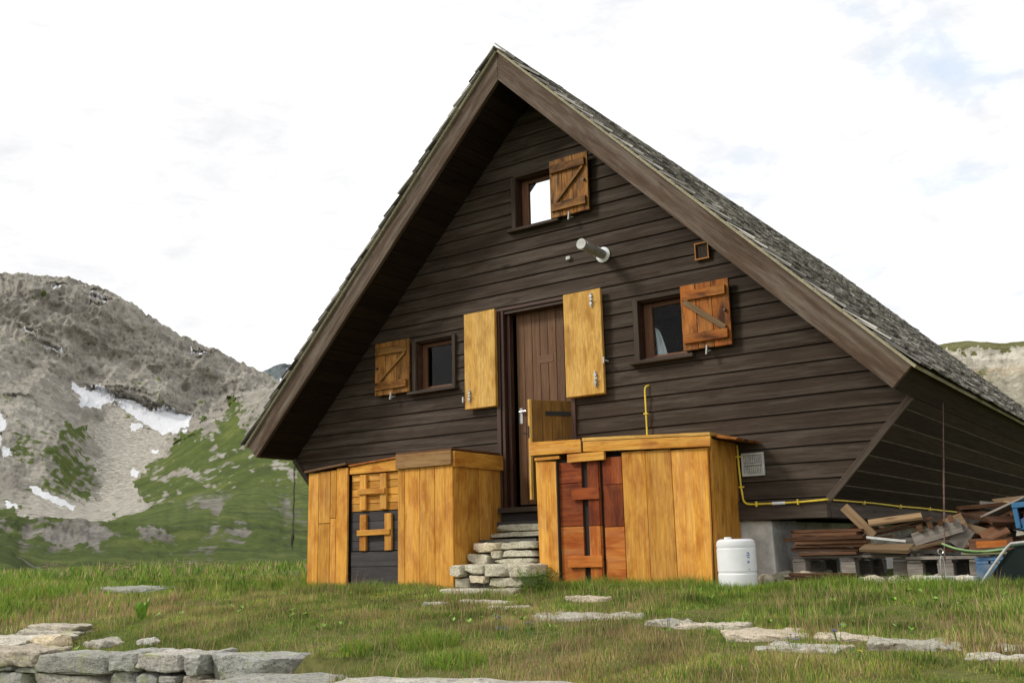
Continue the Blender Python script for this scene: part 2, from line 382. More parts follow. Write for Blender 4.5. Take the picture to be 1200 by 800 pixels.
# flared side walls -------------------------------------------------
side_len0, side_len1 = .0, YB
nrm = Vector((ZEI - ZB, 0, -(XE - XB))).normalized()       # outward and down
sd = Vector((XE - XB, 0, ZEI - ZB)); sl = sd.length; sd.normalize()
M['joint'] = plain('edge_light_strips', (.16, .135, .08), .9, c2=(.05, .04, .025), scale=6)  # pale strips stand in for light caught on the board edges
for sgn in (1, -1):
    js = []
    mb = MB(); k = 0; q = .19
    while q < sl - .02:
        h = min(.158, sl - q)
        c0 = Vector((XB, 0, ZB)) + sd * (q + h / 2) - nrm * .012 + Vector((0, (side_len0 + side_len1) / 2, 0))
        tilt = R_(3.0)
        xax = Vector((0, 1, 0)); zax = (sd * math.cos(tilt) + nrm * math.sin(tilt)); yax = zax.cross(xax)
        m = Matrix((xax, yax, zax)).transposed()
        if sgn < 0:
            S = Matrix.Diagonal((-1, 1, 1)); c0 = Vector((-c0.x, c0.y, c0.z)); m = S @ m @ Matrix.Diagonal((1, -1, 1))
        mb.box(c0, (side_len1 - side_len0 - .04, .020, h - .008), m, 0)
        jc = Vector((XB, 0, ZB)) + sd * (q + h - .001) - nrm * .006 + Vector((0, (side_len0 + side_len1) / 2, 0))
        js.append((Vector((jc.x * sgn, jc.y, jc.z)), m))
        q += h; k += 1
    mb.build('side_wall', M['side'], house)
    mb = MB()
    for jc, jm in js[:-1]: mb.box(jc, (side_len1 - side_len0 - .06, .006, .007), jm, 0)
    mb.build('side_edge_light', M['joint'], house)  # not joints: pale strips for light caught on the board edges
    mb = MB()                                               # lining behind it
    S = Vector((sgn, 1, 1))
    def fx(v): return Vector((v.x * sgn, v.y, v.z))
    a = Vector((XB, 0, ZB)) + sd * .05 - nrm * .035; b = Vector((XB, 0, ZB)) + sd * (sl - .02) - nrm * .035
    a2 = a - nrm * .02; b2 = b - nrm * .02
    P = [fx(v) + Vector((0, y, 0)) for y in (.07, YB - .07) for v in (a, b, b2, a2)]
    F = [(0, 1, 2, 3), (7, 6, 5, 4), (0, 4, 5, 1), (1, 5, 6, 2), (2, 6, 7, 3), (3, 7, 4, 0)]
    if sgn > 0: F = [f[::-1] for f in F]
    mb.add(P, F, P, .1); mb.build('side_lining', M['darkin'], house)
    # corner trim board along the slanted front edge
    mb = MB(); e0 = Vector((XB, 0, ZB)) + sd * .10 - nrm * -.012; e1 = Vector((XB, 0, ZB)) + sd * (sl - .004) + nrm * .012
    off = -nrm * .022
    mb.span(fx(e0 + off) + Vector((0, -.030, 0)), fx(e1 + off) + Vector((0, -.030, 0)), .055, .024, up=(0, 1, 0))
    mb.build('corner_trim', M['trim'], house, bevel=.003)

# base beams ---------------------------------------------------------
mb = MB(); mb.box((0, -.005, .797), (5.62, .09, .165), grain=0, rnd=.45, jit=.003); mb.build('front_sill_beam', M['trim'], house, bevel=.005)
for sgn in (1, -1):
    mb = MB(); mb.box((sgn * 2.755, YB / 2 + .045, .80), (.10, YB - .02, .175), grain=1, rnd=.6, jit=.003); mb.build('side_sill_beam', M['trim'], house, bevel=.005)
mb = MB(); mb.box((0, YB / 2 + .1, .80), (5.38, YB - .2, .05), grain=1); mb.build('floor_deck', M['darkin'], house)
mb = MB(); mb.box((2.155, .32, .45), (.31, .60, .53), jit=.01); mb.build('foundation_pier', M['concrete'], house, bevel=.012, seg=2)
mb = MB(); mb.box((-.32, .36, .42), (4.60, .14, .60)); mb.box((2.0, 3.6, .42), (.16, 6.0, .6)); mb.box((-2.5, 3.7, .42), (.16, 6.2, .6)); mb.box((-.2, YB-.3, .42), (4.2, .16, .6))
mb.build('foundation_wall', M['concrete'], house)

# roof ---------------------------------------------------------------
SKY = (-1.15, -.40, 1.03, 2.0)     # skylight in the left slope: x range, y range
Y0, Y1 = -OV, YB + OV
def slope_pt(sgn, s, n):            # s metres down the slope, n metres above the top line
    return Vector((sgn * (s * CA + n * SA), 0, ZA - s * SA + n * CA))
def slab(mb, sgn, s0, s1, n0, n1, y0, y1, rnd=None, grain=1):
    """oblong slab lying on a slope"""
    a = slope_pt(1, s0, 0); b = slope_pt(1, s1, 0)
    x = (b - a).normalized(); z = Vector((SA, 0, CA)); y = Vector((0, 1, 0))
    L = (s1 - s0)
    c = slope_pt(1, (s0 + s1) / 2, (n0 + n1) / 2) + y * (y0 + y1) / 2
    m = Matrix((x, y, z)).transposed()
    if sgn < 0: c = Vector((-c.x, c.y, c.z)); m = Matrix.Diagonal((-1, 1, 1)) @ m @ Matrix.Diagonal((1, -1, 1))
    mb.box(c, (L, y1 - y0, n1 - n0), m, grain, rnd)
for sgn in (1, -1):
    deck = MB(); sof = MB(); sof2 = MB(); nb = 26; mit = T * SA / CA
    def deck_piece(s0, s1, y0, y1):
        slab(deck, sgn, s0, s1, -.06, -.004, y0, y1)
    if sgn > 0: deck_piece(.0, aL - .02, Y0 + .05, Y1 - .05)
    else:
        sa, sb = -SKY[1] / CA, -SKY[0] / CA
        deck_piece(0, sa, Y0 + .05, Y1 - .05); deck_piece(sb, aL - .02, Y0 + .05, Y1 - .05)
        deck_piece(sa, sb, Y0 + .05, SKY[2]); deck_piece(sa, sb, SKY[3], Y1 - .05)
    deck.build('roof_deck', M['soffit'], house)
    # soffit boards, running along the ridge direction, overhang only plus the eave box
    q = mit + .01
    while q < aL - .03:
        h = min(.15, aL - .03 - q)
        slab(sof, sgn, q + .003, q + h - .003, -T + .006, -T + .024, Y0 + .05, -.001)
        slab(sof2, sgn, q + .003, q + h - .003, -T + .006, -T + .024, YB + .001, Y1 - .05)
        q += .15
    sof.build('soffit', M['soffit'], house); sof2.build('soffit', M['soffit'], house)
    # barge boards, front and back, mitred at the ridge
    for y0, y1 in ((Y0, Y0 + .045), (Y1 - .045, Y1)):
        mb = MB()
        p = [(0, ZA), (0, ZA - T / CA), (sgn * XE, ZEI), (sgn * W_, ZE)]
        if sgn < 0: p = p[::1]
        else: p = p[::-1]
        p = p[::-1] if sgn > 0 else p
        # counter-clockwise seen from the front
        ar = sum(p[i][0] * p[(i + 1) % 4][1] - p[(i + 1) % 4][0] * p[i][1] for i in range(4))
        if ar < 0: p = p[::-1]
        n = 4; V = [Vector((x, y, z)) for y in (y0, y1) for x, z in p]
        g = [((v.x * sgn * CA - (v.z - ZA) * SA), v.y, v.x * sgn * SA + (v.z - ZA) * CA) for v in V]
        F = [(0, 1, 2, 3), (7, 6, 5, 4)] + [((i + 1) % 4, i, 4 + i, 4 + (i + 1) % 4) for i in range(4)]
        mb.add(V, F, g, .7 if sgn > 0 else .35); mb.build('barge_board', M['barge'], house, bevel=.004)
    mb = MB(); slab(mb, sgn, aL - .034, aL - .001, -T + .001, -.006, Y0 + .047, Y1 - .047, .3); mb.build('eave_board', M['side'], house)
    # pale sheathing edge under the shingles
    mb = MB()
    if sgn > 0: slab(mb, sgn, .0, aL + .03, .002, .026, Y0 - .02, Y1 + .02, .5)
    else:
        for s0, s1, y0, y1 in ((0, sa, Y0 - .02, Y1 + .02), (sb, aL + .03, Y0 - .02, Y1 + .02), (sa, sb, Y0 - .02, SKY[2]), (sa, sb, SKY[3], Y1 + .02)):
            slab(mb, sgn, s0, s1, .002, .026, y0, y1, .5)
    mb.build('roof_sheathing', M['sheath'], house)
    # shingles, every one a thin tapered slat
    mb = MB(); expo = .140; s = aL + .055; row = 0
    xa = Vector((SA * 0 + CA, 0, -SA)); za = Vector((SA, 0, CA))
    while s > .06:
        y = Y0 - .045 + random.uniform(-.02, 0)
        while y < Y1 + .02:
            w = random.choice((.09, .12, .15, .18)) * random.uniform(.85, 1.1)
            se = s + random.uniform(-.018, .014); th = random.uniform(.013, .019); lift = random.uniform(0, .010)
            L = .30; s0 = max(se - L, 0.0)
            if random.random() < .05: lift += .010
            if sgn < 0 and (sa - .03 < se < sb + .20) and (SKY[2] - w - .02 < y < SKY[3] + .02): y += w; continue
            if sgn < 0 and (sa - .2 < s0 < sb + .02) and (SKY[2] - w - .02 < y < SKY[3] + .02): y += w; continue
            top0 = .028 + (.002); 
            P = []
            for (ss, nb0, nb1) in ((s0, .028, .028 + th * .4), (se, .028 + .022 + lift, .028 + .022 + lift + th)):
                for yy in (y + .002, y + w - .002):
                    for nn in (nb0, nb1):
                        v = slope_pt(1, ss, nn); P.append(Vector((v.x * sgn, yy, v.z)))
            F = [(0, 1, 3, 2), (4, 6, 7, 5), (0, 4, 5, 1), (2, 3, 7, 6), (0, 2, 6, 4), (1, 5, 7, 3)]
            if sgn > 0: F = [f[::-1] for f in F]
            F = [f[::-1] for f in F]
            gcs = [((0 if i < 4 else L), (0 if i % 4 < 2 else w), 0) for i in range(8)]
            mb.add(P, F, gcs); y += w
        s -= expo; row += 1
    mb.build('shingles', M['shingle'], house)
mb = MB()                             # ridge slats
y = Y0 - .05
while y < Y1 + .03:
    L = random.uniform(.2, .3)
    for sgn in (1, -1):
        slab(mb, sgn, -.035 if sgn < 0 else -.052, .12 + random.uniform(-.01, .01), .040 + (0.013 if sgn > 0 else 0), .052 + (0.013 if sgn > 0 else 0), y, y + L - .004)
    y += L
mb.build('ridge_cap', M['shingle'], house)
# skylight kerb
mb = MB(); sa, sb = -SKY[1] / CA, -SKY[0] / CA
slab(mb, -1, sa - .001, sa + .03, -.062, .075, SKY[2], SKY[3]); slab(mb, -1, sb - .03, sb + .001, -.062, .075, SKY[2], SKY[3])
slab(mb, -1, sa + .031, sb - .031, -.062, .075, SKY[2], SKY[2] + .03); slab(mb, -1, sa + .031, sb - .031, -.062, .075, SKY[3] - .03, SKY[3])
sky = mb.build('skylight', M['frame'], house)
# attic floor and inner dark room faces keep the lower windows dark
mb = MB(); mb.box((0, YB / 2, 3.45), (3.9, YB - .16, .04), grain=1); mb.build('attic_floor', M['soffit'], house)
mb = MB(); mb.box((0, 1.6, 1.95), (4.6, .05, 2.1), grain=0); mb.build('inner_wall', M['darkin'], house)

# windows --------------------------------------------------------------
def window(x0, x1, z0, z1, label, trimw=.055, stile=.07, curtain=False):
    w = MB()                                   # outer trim round the opening, open to the shutter side
    y = -.030
    w.box((x0 - trimw / 2 + .012, y, (z0 + z1) / 2), (trimw, .035, z1 - z0 + .03), grain=2)
    w.box(((x0 + x1) / 2, y, z1 + .012), (x1 - x0 + .02, .030, .028), grain=0)
    w.box((x1 + .018, y, (z0 + z1) / 2), (.045, .030, z1 - z0 + .03), grain=2)
    o = w.build('window', M['trim'], house, bevel=.003)
    tag(o, label)
    s = MB(); s.box(((x0 + x1) / 2 - .01, -.045, z0 - .025), (x1 - x0 + .15, .075, .032), grain=0); s.build('sill', M['trim'], o, bevel=.003)
    r = MB()                                   # reveal
    for cx, cz, dx, dz in (((x0 + .006), (z0 + z1) / 2, .014, z1 - z0), (x1 - .006, (z0 + z1) / 2, .014, z1 - z0), ((x0 + x1) / 2, z1 - .006, x1 - x0 - .03, .014), ((x0 + x1) / 2, z0 + .006, x1 - x0 - .03, .014)):
        r.box((cx, .055, cz), (dx, .125, dz), grain=0)
    r.build('reveal', M['jamb'], o)
    f = MB(); yy = .095
    f.box((x0 + .014 + stile / 2, yy, (z0 + z1) / 2), (stile, .04, z1 - z0 - .03), grain=2)
    f.box((x1 - .014 - .025, yy, (z0 + z1) / 2), (.05, .04, z1 - z0 - .03), grain=2)
    f.box(((x0 + x1) / 2 + .01, yy, z1 - .036), (x1 - x0 - .07 - stile + .03, .038, .04), grain=0)
    f.box(((x0 + x1) / 2 + .01, yy, z0 + .032), (x1 - x0 - .07 - stile + .03, .038, .035), grain=0)
    f.build('frame', M['frame'], o, bevel=.003)
    p = MB(); p.box(((x0 + x1) / 2, yy + .002, (z0 + z1) / 2), (x1 - x0 - .08, .004, z1 - z0 - .08)); p.build('pane', M['glass'], o)
    if curtain:
        c = MB(); n = 14; V = []; F = []
        for i in range(n + 1):
            t = i / n; z = z0 + .03 + t * .30; 
            wd = .11 * (1 - t) ** .6 + .012
            for j in range(9):
                u = j / 8; V.append((x0 + .085 + u * wd, .15 + .012 * math.sin(u * 14 + 1), z))
        for i in range(n):
            for j in range(8): a = i * 9 + j; F.append((a, a + 1, a + 10, a + 9))
        c.add(V, F, V); co = c.build('curtain', M['curtain'], o, smooth=True); mo = co.modifiers.new('th', 'SOLIDIFY'); mo.thickness = .003
    return o
window(-1.62, -1.09, 2.25, 2.80, 'small dark window left of the door', stile=.06)
window(1.16, 1.66, 2.23, 2.80, 'small dark window right of the door with a curtain end', stile=.085, curtain=True)
window(-.22, .27, 3.82, 4.38, 'attic window with the sky showing through', stile=.085)

# shutters ----------------------------------------------------------
def shutter(x0, x1, z0, z1, mat, label, dia, bolt):
    mb = MB(); n = 3; ws = [random.uniform(.8, 1.2) for _ in range(n)]; S = sum(ws); x = x0; y = -.075
    for w in ws:
        dx = (x1 - x0) * w / S
        mb.box((x + dx / 2, y, (z0 + z1) / 2), (dx - .004, .026, z1 - z0 + random.uniform(-.004, .004)), grain=2); x += dx
    o = mb.build('shutter', mat, house, bevel=.0025); tag(o, label)
    W = x1 - x0; H = z1 - z0; yb = y - .026
    for zc in (z0 + H * .17, z1 - H * .17):
        b = MB(); b.box(((x0 + x1) / 2 - .003, yb, zc), (W - .05, .026, .085), grain=0, jit=.002); b.build('batten', mat, o, bevel=.003)
    d = MB(); zl, zh = z0 + H * .17 + .05, z1 - H * .17 - .05
    if dia > 0: a, c = (x0 + .08, yb, zl), (x1 - .05, yb, zh)
    else: a, c = (x0 + .04, yb, zh), (x1 - .05, yb, zl)
    d.span(a, c, .022, .05 if dia < 0 else .028, up=(0.7, 0, .7) if dia < 0 else (-.7, 0, .7)); d.build('brace', M['scrap_pale'] if dia < 0 else mat, o, bevel=.003)
    k = MB(); k.lathe([(.004, -.02), (.012, -.018), (.014, 0), (.012, .018)], ((x1 - .045) if bolt else x0 + .045, y - .022, z0 + H * .52), 12, rot(R_(90))); k.build('knob', M['iron'], o, smooth=True)
    h = MB(); hx = x0 + W * .5
    h.span((hx, -.03, z0 - .015), (hx - .01, -.10, z0 - .035), .014, .012); h.span((hx - .01, -.10, z0 - .06), (hx, -.098, z0 + .02), .01, .02, up=(0, 1, 0))
    h.build('shutter_catch', M['ventmat'], o)
    return o
shutter(-2.18, -1.665, 2.245, 2.845, M['shutter'], 'shutter folded back left of the left window', 1, False)
shutter(1.64, 2.115, 2.245, 2.85, M['shutter_red'], 'reddish orange shutter with pale diagonal brace', -1, True)
shutter(.255, .715, 3.81, 4.43, M['shutter'], 'top shutter folded back beside the attic window', 1, True)

def door_shutter(x0, x1, z0, z1, bolts, label):
    mb = MB(); mb.box(((x0 + x1) / 2, -.075, (z0 + z1) / 2), (x1 - x0, .034, z1 - z0), grain=2, rnd=.6)
    mb.box(((x0 + x1) / 2 + .002, -.052, (z0 + z1) / 2 - .006), (x1 - x0 - .01, .010, z1 - z0), grain=2, rnd=.1)
    o = mb.build('door_shutter', M['ochre'], house, bevel=.003); tag(o, label)
    for (bx, bz, L) in bolts:
        b = MB(); b.box((bx, -.096, bz), (.028, .006, L)); b.tube([(bx, -.106, bz - L * .6), (bx, -.106, bz + L * .6)], .007, 8)
        b.box((bx, -.106, bz + L * .3), (.03, .016, .014)); b.box((bx, -.106, bz - L * .3), (.03, .016, .014)); b.box((bx + .012, -.118, bz), (.03, .01, .01))
        b.build('bolt', M['steel'], o)
    return o
door_shutter(-.885, -.48, 1.965, 2.985, [(-.815, 2.10, .11)], 'narrow ochre shutter left of the door')
door_shutter(.372, .80, 1.955, 2.985, [(.70, 2.88, .12), (.715, 2.10, .13)], 'wide ochre shutter right of the door')
for hx, hz in ((-.90, 2.07), (.815, 2.27)):
    mb = MB(); mb.span((hx, -.02, hz), (hx, -.10, hz), .014, .014); mb.box((hx, -.105, hz), (.012, .012, .06)); mb.build('shutter_catch', M['ventmat'], house)

# door --------------------------------------------------------------
mb = MB(); x = -.34
while x < .39:
    w = .098; mb.box((x + w / 2, .115, 1.95), (w - .005, .03, 1.98), grain=2); x += w
door = mb.build('door', M['door'], house, bevel=.002); tag(door, 'dark reddish brown door of upright boards in the gable')
mb = MB(); mb.box((.03, .098, 2.415), (.17, .004, .075), rnd=.5, grain=0); mb.build('door_reflection', M['frame'], door); mb = None  # thin patch added for the light reflected on the door boards
mb = MB(); mb.tube([(-.30, .07, 1.90), (-.22, .07, 1.90)], .009, 8); mb.tube([(-.30, .11, 1.90), (-.30, .07, 1.90)], .008, 8); mb.box((-.30, .098, 1.86), (.035, .006, .16)); mb.build('handle', M['steel'], door, smooth=False)
mb = MB()
for x, y, w, d in ((-.478, -.028, .05, .045), (-.428, .01, .035, .09), (-.385, .05, .035, .07)): mb.box((x, y, 1.935), (w, d, 2.05), grain=2)
mb.box((.415, -.012, 1.935), (.04, .055, 2.05), grain=2); mb.box((-.02, .04, 2.945), (.80, .12, .04), grain=0); mb.box((-.03, -.022, 2.975), (.98, .035, .035), grain=0)
mb.build('door_frame', M['jamb'], house, bevel=.004)
mb = MB(); mb.box((-.02, -.03, .905), (.86, .22, .05), grain=0); mb.build('threshold', M['trim'], house, bevel=.004)
mb = MB(); mb.box((-.02, -.035, .83), (.88, .05, .09), grain=0); mb.box((-.02, -.085, .775), (.9, .10, .035), grain=0); mb.build('threshold_riser', M['slate'], house, bevel=.004)
# half door swung outwards: hinged on the right jamb
hd0, hd1 = Vector((.375, -.02, 0)), Vector((.125, -.385, 0))
ax = (hd1 - hd0).normalized(); m = Matrix((ax, Vector((0, 0, 1)).cross(ax), Vector((0, 0, 1)))).transposed()
Lh = (hd1 - hd0).length; mb = MB(); n = 4
for i in range(n):
    t = (i + .5) / n * (Lh - .03)
    mb.box(hd0 + ax * t + Vector((0, 0, 1.455)), ((Lh - .03) / n - .003, .028, .945), m, 2)
hd = mb.build('half_door', M['leafdoor'], house, bevel=.002); tag(hd, 'lower half door standing open behind the right shed')
mb = MB(); mb.box(hd1 - ax * .012 + Vector((0, 0, 1.455)), (.028, .045, .955), m, 2); mb.build('edge_strip', M['ochre'], hd, bevel=.003)
mb = MB(); mb.box(hd0 + ax * .14 - m @ Vector((0, .018, 0)) + Vector((0, 0, 1.80)), (.27, .006, .042), m, 0); mb.box(hd0 + ax * .14 + m @ Vector((0, .018, 0)) + Vector((0, 0, 1.80)), (.27, .006, .042), m, 0); mb.build('hinge_strap', M['black'], hd)
mb = MB(); mb.box(hd1 + ax * .006 + Vector((0, 0, 1.62)), (.012, .03, .11), m); mb.tube([hd1 + ax * .02 + Vector((0, 0, 1.60)), hd1 + ax * .06 + Vector((-.03, 0, 1.61))], .006, 6); mb.build('latch', M['iron'], hd)

# flue, vent, hatch, pipes ---------------------------------------------
mb = MB(); mb.lathe([(.075, 0), (.078, .012), (.060, .02), (.052, .02)], (.81, -.012, 3.335), 28, rot(R_(90))); fl = mb.build('flue_collar', M['plastic'], house, smooth=False)
mb = MB(); mb.tube([(.81, -.02, 3.335), (.81, -.37, 3.345)], .047, 24); mb.tube([(.81, -.12, 3.337), (.81, -.14, 3.338)], .050, 24); fp = mb.build('flue_pipe', M['greypaint'], house)
mb = MB(); mb.tube([(.81, -.365, 3.346), (.81, -.405, 3.347)], .030, 20); mb.tube([(.81, -.405, 3.347), (.81, -.43, 3.348)], .052, 24); mb.build('flue_cap', M['greypaint'], fp)
mb = MB(); mb.stone((.415, -.03, 3.375), (.05, .03, .035), n=4); mb.build('wall_patch', M['ventmat'], house, smooth=True)
fr = MB(); hx0, hx1, hz0, hz1 = 1.79, 1.935, 3.085, 3.235
for c, d in ((((hx0 + hx1) / 2, hz0), (hx1 - hx0, .012)), (((hx0 + hx1) / 2, hz1), (hx1 - hx0, .012))): fr.box((c[0], -.034, c[1]), (d[0], .03, d[1]), grain=0)
for xx in (hx0 + .009, hx1 - .009): fr.box((xx, -.034, (hz0 + hz1) / 2), (.011, .03, hz1 - hz0 - .012), grain=2)
fo = fr.build('hatch_frame', M['hatchframe'], house, bevel=.002)
mb = MB(); mb.box(((hx0 + hx1) / 2, -.022, (hz0 + hz1) / 2), (hx1 - hx0 - .03, .012, hz1 - hz0 - .02), grain=2); mb.build('hatch_cover', M['trim'], fo)
vx0, vx1, vz0, vz1 = 2.10, 2.30, 1.09, 1.285
mb = MB()
for c, d in ((((vx0 + vx1) / 2, vz0 + .008), (vx1 - vx0, .018)), (((vx0 + vx1) / 2, vz1 - .008), (vx1 - vx0, .018)), ((vx0 + .008, (vz0 + vz1) / 2), (.018, vz1 - vz0 - .036)), ((vx1 - .008, (vz0 + vz1) / 2), (.018, vz1 - vz0 - .036)), (((vx0 + vx1) / 2, (vz0 + vz1) / 2), (vx1 - vx0 - .036, .012))):
    mb.box((c[0], -.032, c[1]), (d[0], .024, d[1]))
vt = mb.build('wall_vent', M['ventmat'], house, bevel=.002)
mb = MB()
for i in range(10):
    xx = vx0 + .026 + i * (vx1 - vx0 - .052) / 9
    for zz in ((vz0 * 3 + vz1) / 4, (vz0 + vz1 * 3) / 4): mb.box((xx, -.028, zz), (.009, .010, (vz1 - vz0) / 2 - .03))
mb.build('vent_slats', M['ventmat'], vt)
mb = MB(); mb.box(((vx0 + vx1) / 2, -.0205, (vz0 + vz1) / 2), (vx1 - vx0 - .04, .004, vz1 - vz0 - .04)); mb.build('vent_backing', M['greypaint'], vt)
def arc(p0, p1, p2, n=6):
    return [tuple(Vector(p0) * (1 - t) ** 2 + Vector(p1) * 2 * t * (1 - t) + Vector(p2) * t * t) for t in [i / n for i in range(n + 1)]]
mb = MB(); yp = -.050
mb.tube([(1.21, yp, 1.40)] + arc((1.21, yp, 1.93), (1.21, yp, 1.985), (1.235, -.01, 1.985)), .0085, 8)
mb.tube([(2.075, yp, 1.36)] + [(2.077, yp, 1.2), (2.085, yp, 1.0)] + arc((2.095, yp, .915), (2.10, yp - .02, .855), (2.17, yp - .02, .850)) + [(2.4, yp - .02, .848), (2.6, yp - .02, .850)] + arc((2.79, yp - .02, .858), (2.83, yp - .02, .862), (2.828, .05, .860)) + [(2.828, 1.2, .862), (2.828, 2.0, .852), (2.828, 3.0, .853), (2.828, 4.0, .845), (2.828, 5.2, .838)], .0085, 8)
gp = mb.build('gas_pipe', M['gas'], house, smooth=True)
for c in ((1.21, yp, 1.72), (2.078, yp, 1.26), (2.09, yp, 1.0)):
    mb = MB(); mb.box(c, (.045, .028, .014)); mb.build('pipe_clip', M['gas'], gp, bevel=.003)
for c in ((2.22, yp - .02, .849), (2.58, yp - .02, .850)):
    mb = MB(); mb.box(c, (.014, .03, .045)); mb.build('pipe_clip', M['gas'], gp, bevel=.003)
for c in ((2.828, .9, .862), (2.828, 2.1, .852), (2.828, 3.3, .851)):
    mb = MB(); mb.box(c, (.03, .02, .04)); mb.build('pipe_clip', M['gas'], gp, bevel=.003)
mb = MB(); mb.tube([(2.36, yp - .02, .848), (2.47, yp - .02, .849)], .013, 8); mb.build('pipe_tape', M['plastic'], gp)

# ------------------------------------------------------------------ right shed
sh = empty('plank_shed', (1.1, -.2, .19), 'honey coloured plank shed with a reddish brown door, right of the steps', 'shed')
YS = -.42
mb = MB()
for x0, x1, zt, r in ((1.140, 1.372, 1.345, .45), (1.374, 1.622, 1.338, .2), (1.626, 1.965, 1.325, .95)):
    top = .012 if x0 > 1.6 else 0
    mb.prism_y([(x0 - top * 0, .16), (x1 - .03 * (x0 > 1.6), .16), (x1, zt), (x0, zt)], YS - .004, YS + .026, r, grain=2)
mb.build('front_planks', M['yellow'], sh, bevel=.003)
mb = MB(); mb.prism_y([(.235, .16), (.450, .16), (.458, 1.31), (.215, 1.33)], YS - .006, YS + .026, .85, grain=2)
mb.build('corner_plank', M['yellow'], sh, bevel=.003)
mb = MB(); mb.box((.462, YS - .006, .74), (.010, .05, 1.14), grain=2, rnd=.05); mb.build('door_post', M['trim'], sh)
mb = MB()   # right side wall
ys = [(-.39, -.13), (-.127, .14)]
for (a, b), r in zip(ys, (.15, .3)): mb.prism_y([(1.94, .16), (1.966, .16), (1.992, 1.398), (1.966, 1.398)], a, b, r, grain=2)
mb.build('side_planks', M['yellow'], sh, bevel=.003)
# door: two leaves of panels with an H of battens
mb = MB(); yd = YS + .012
for x0, x1, z0, z1, r in ((.470, .712, 1.105, 1.295, .55), (.470, .712, .715, 1.100, .15), (.775, .905, .715, 1.285, .3), (.935, 1.132, 1.07, 1.31, .6), (.935, 1.132, .700, 1.066, .1)):
    mb.box(((x0 + x1) / 2, yd, (z0 + z1) / 2), (x1 - x0, .02, z1 - z0), grain=0 if x1 - x0 > .2 else 2, rnd=r)
mb.box((.838, yd - .014, 1.0), (.115, .02, .57), grain=2, rnd=.35)
so = mb.build('shed_door', M['redwood'], sh, bevel=.002)
mb = MB()
for x0, x1, z0, z1, r in ((.470, .712, .17, .711, .4), (.775, .905, .17, .711, .6), (.935, 1.132, .17, .696, .7)):
    mb.box(((x0 + x1) / 2, yd, (z0 + z1) / 2), (x1 - x0, .02, z1 - z0), grain=0, rnd=r)
mb.box((.838, yd - .014, .44), (.115, .02, .54), grain=2, rnd=.7)
mb.build('lower_panels', M['orangewood'], so, bevel=.002)
mb = MB(); mb.box((.765, yd - .036, 1.0), (.29, .022, .105), grain=0, rnd=.7); mb.build('batten', M['redwood'], so, bevel=.003)
mb = MB(); mb.box((.735, yd - .036, .402), (.36, .022, .10), grain=0, rnd=.8); mb.build('batten', M['orangewood'], so, bevel=.003)
mb = MB(); mb.box((.80, yd + .02, .74), (.68, .012, 1.16)); mb.build('door_backing', M['darkin'], sh)
# top rails and lid
mb = MB(); mb.prism_y([(.175, 1.382), (.745, 1.372), (.745, 1.492), (.175, 1.508)], YS - .040, YS - .012, .7)
mb.prism_y([(.762, 1.374), (2.010, 1.326), (2.014, 1.418), (.762, 1.470)], YS - .040, YS - .012, .55)
mb.build('top_rail', M['yellow'], sh, bevel=.004)
mb = MB(); mb.box((.355, YS - .014, 1.346), (.28, .024, .028), grain=0, rnd=.5); mb.box((.79, YS - .03, 1.325), (.39, .040, .075), grain=0, rnd=.6)
mb.build('door_head', M['yellow'], sh, bevel=.003)
mb = MB(); mb.prism_y([(.762, 1.472), (2.014, 1.420), (2.014, 1.446), (.762, 1.502)], YS - .045, .14, .65); mb.build('lid', M['ochre'], sh, bevel=.003)
mb = MB(); mb.prism_y([(2.016, 1.405), (2.20, 1.375), (2.215, 1.392), (2.016, 1.432)], YS + .06, .14, .3); mb.build('lid_overhang', M['shutter_red'], sh, bevel=.004)
mb = MB(); mb.box((.46, -.125, 1.487), (.56, .53, .022), grain=0, rnd=.4); mb.build('lid_left', M['yellow'], sh, bevel=.003)
mb = MB(); mb.tube([(.30, YS + .1, 1.51), (.45, YS + .05, 1.535), (.62, YS + .0, 1.525), (.72, YS - .03, 1.515), (.752, YS - .045, 1.47), (.753, YS - .045, 1.38)], .0035, 6); mb.build('cord', M['black'], sh)

def settle(root, k, off):
    root.location = Vector(root.location) * k + Vector(off); root.scale = (k, k, k)
settle(sh, .9805, (.106, -.158, .010))
# ------------------------------------------------------------------ left shed
sl_ = empty('plank_shed', (-1.6, -.25, .2), 'long honey coloured plank shed with a charcoal hatch, left of the steps', 'shed'); YL = -.50
mb = MB()
for x0, x1, z0, z1, r in ((-2.765, -2.605, .16, 1.395, .75), (-2.600, -2.425, .848, 1.405, .35), (-2.600, -2.425, .16, .842, .25), (-2.420, -2.335, .90, 1.41, .3), (-2.420, -2.335, .16, .895, .85), (-2.330, -2.165, .16, 1.425, .9)):
    mb.box(((x0 + x1) / 2, YL, (z0 + z1) / 2), (x1 - x0, .026, z1 - z0), grain=2, rnd=r)
mb.build('left_planks', M['yellow'], sl_, bevel=.003)
mb = MB()
for x0, x1, r in ((-1.442, -1.352, .4), (-1.348, -1.150, .85), (-1.146, -.952, .55), (-.948, -.72, .7)):
    mb.box(((x0 + x1) / 2, YL, .77), (x1 - x0, .026, 1.22), grain=2, rnd=r)
mb.build('right_planks', M['yellow'], sl_, bevel=.003)
mb = MB()
for y0, y1, r in ((-.485, -.29, .5), (-.287, -.09, .2), (-.087, .10, .6), (.103, .30, .35)):
    mb.box((-.722, (y0 + y1) / 2, .78), (.026, y1 - y0, 1.24), grain=2, rnd=r)
mb.build('side_planks', M['yellow'], sl_, bevel=.003)
mb = MB(); mb.box((-1.083, YL - .03, 1.43), (.735, .026, .145), grain=0, rnd=.4, jit=.002); mb.build('top_rail', M['rail'], sl_, bevel=.004)
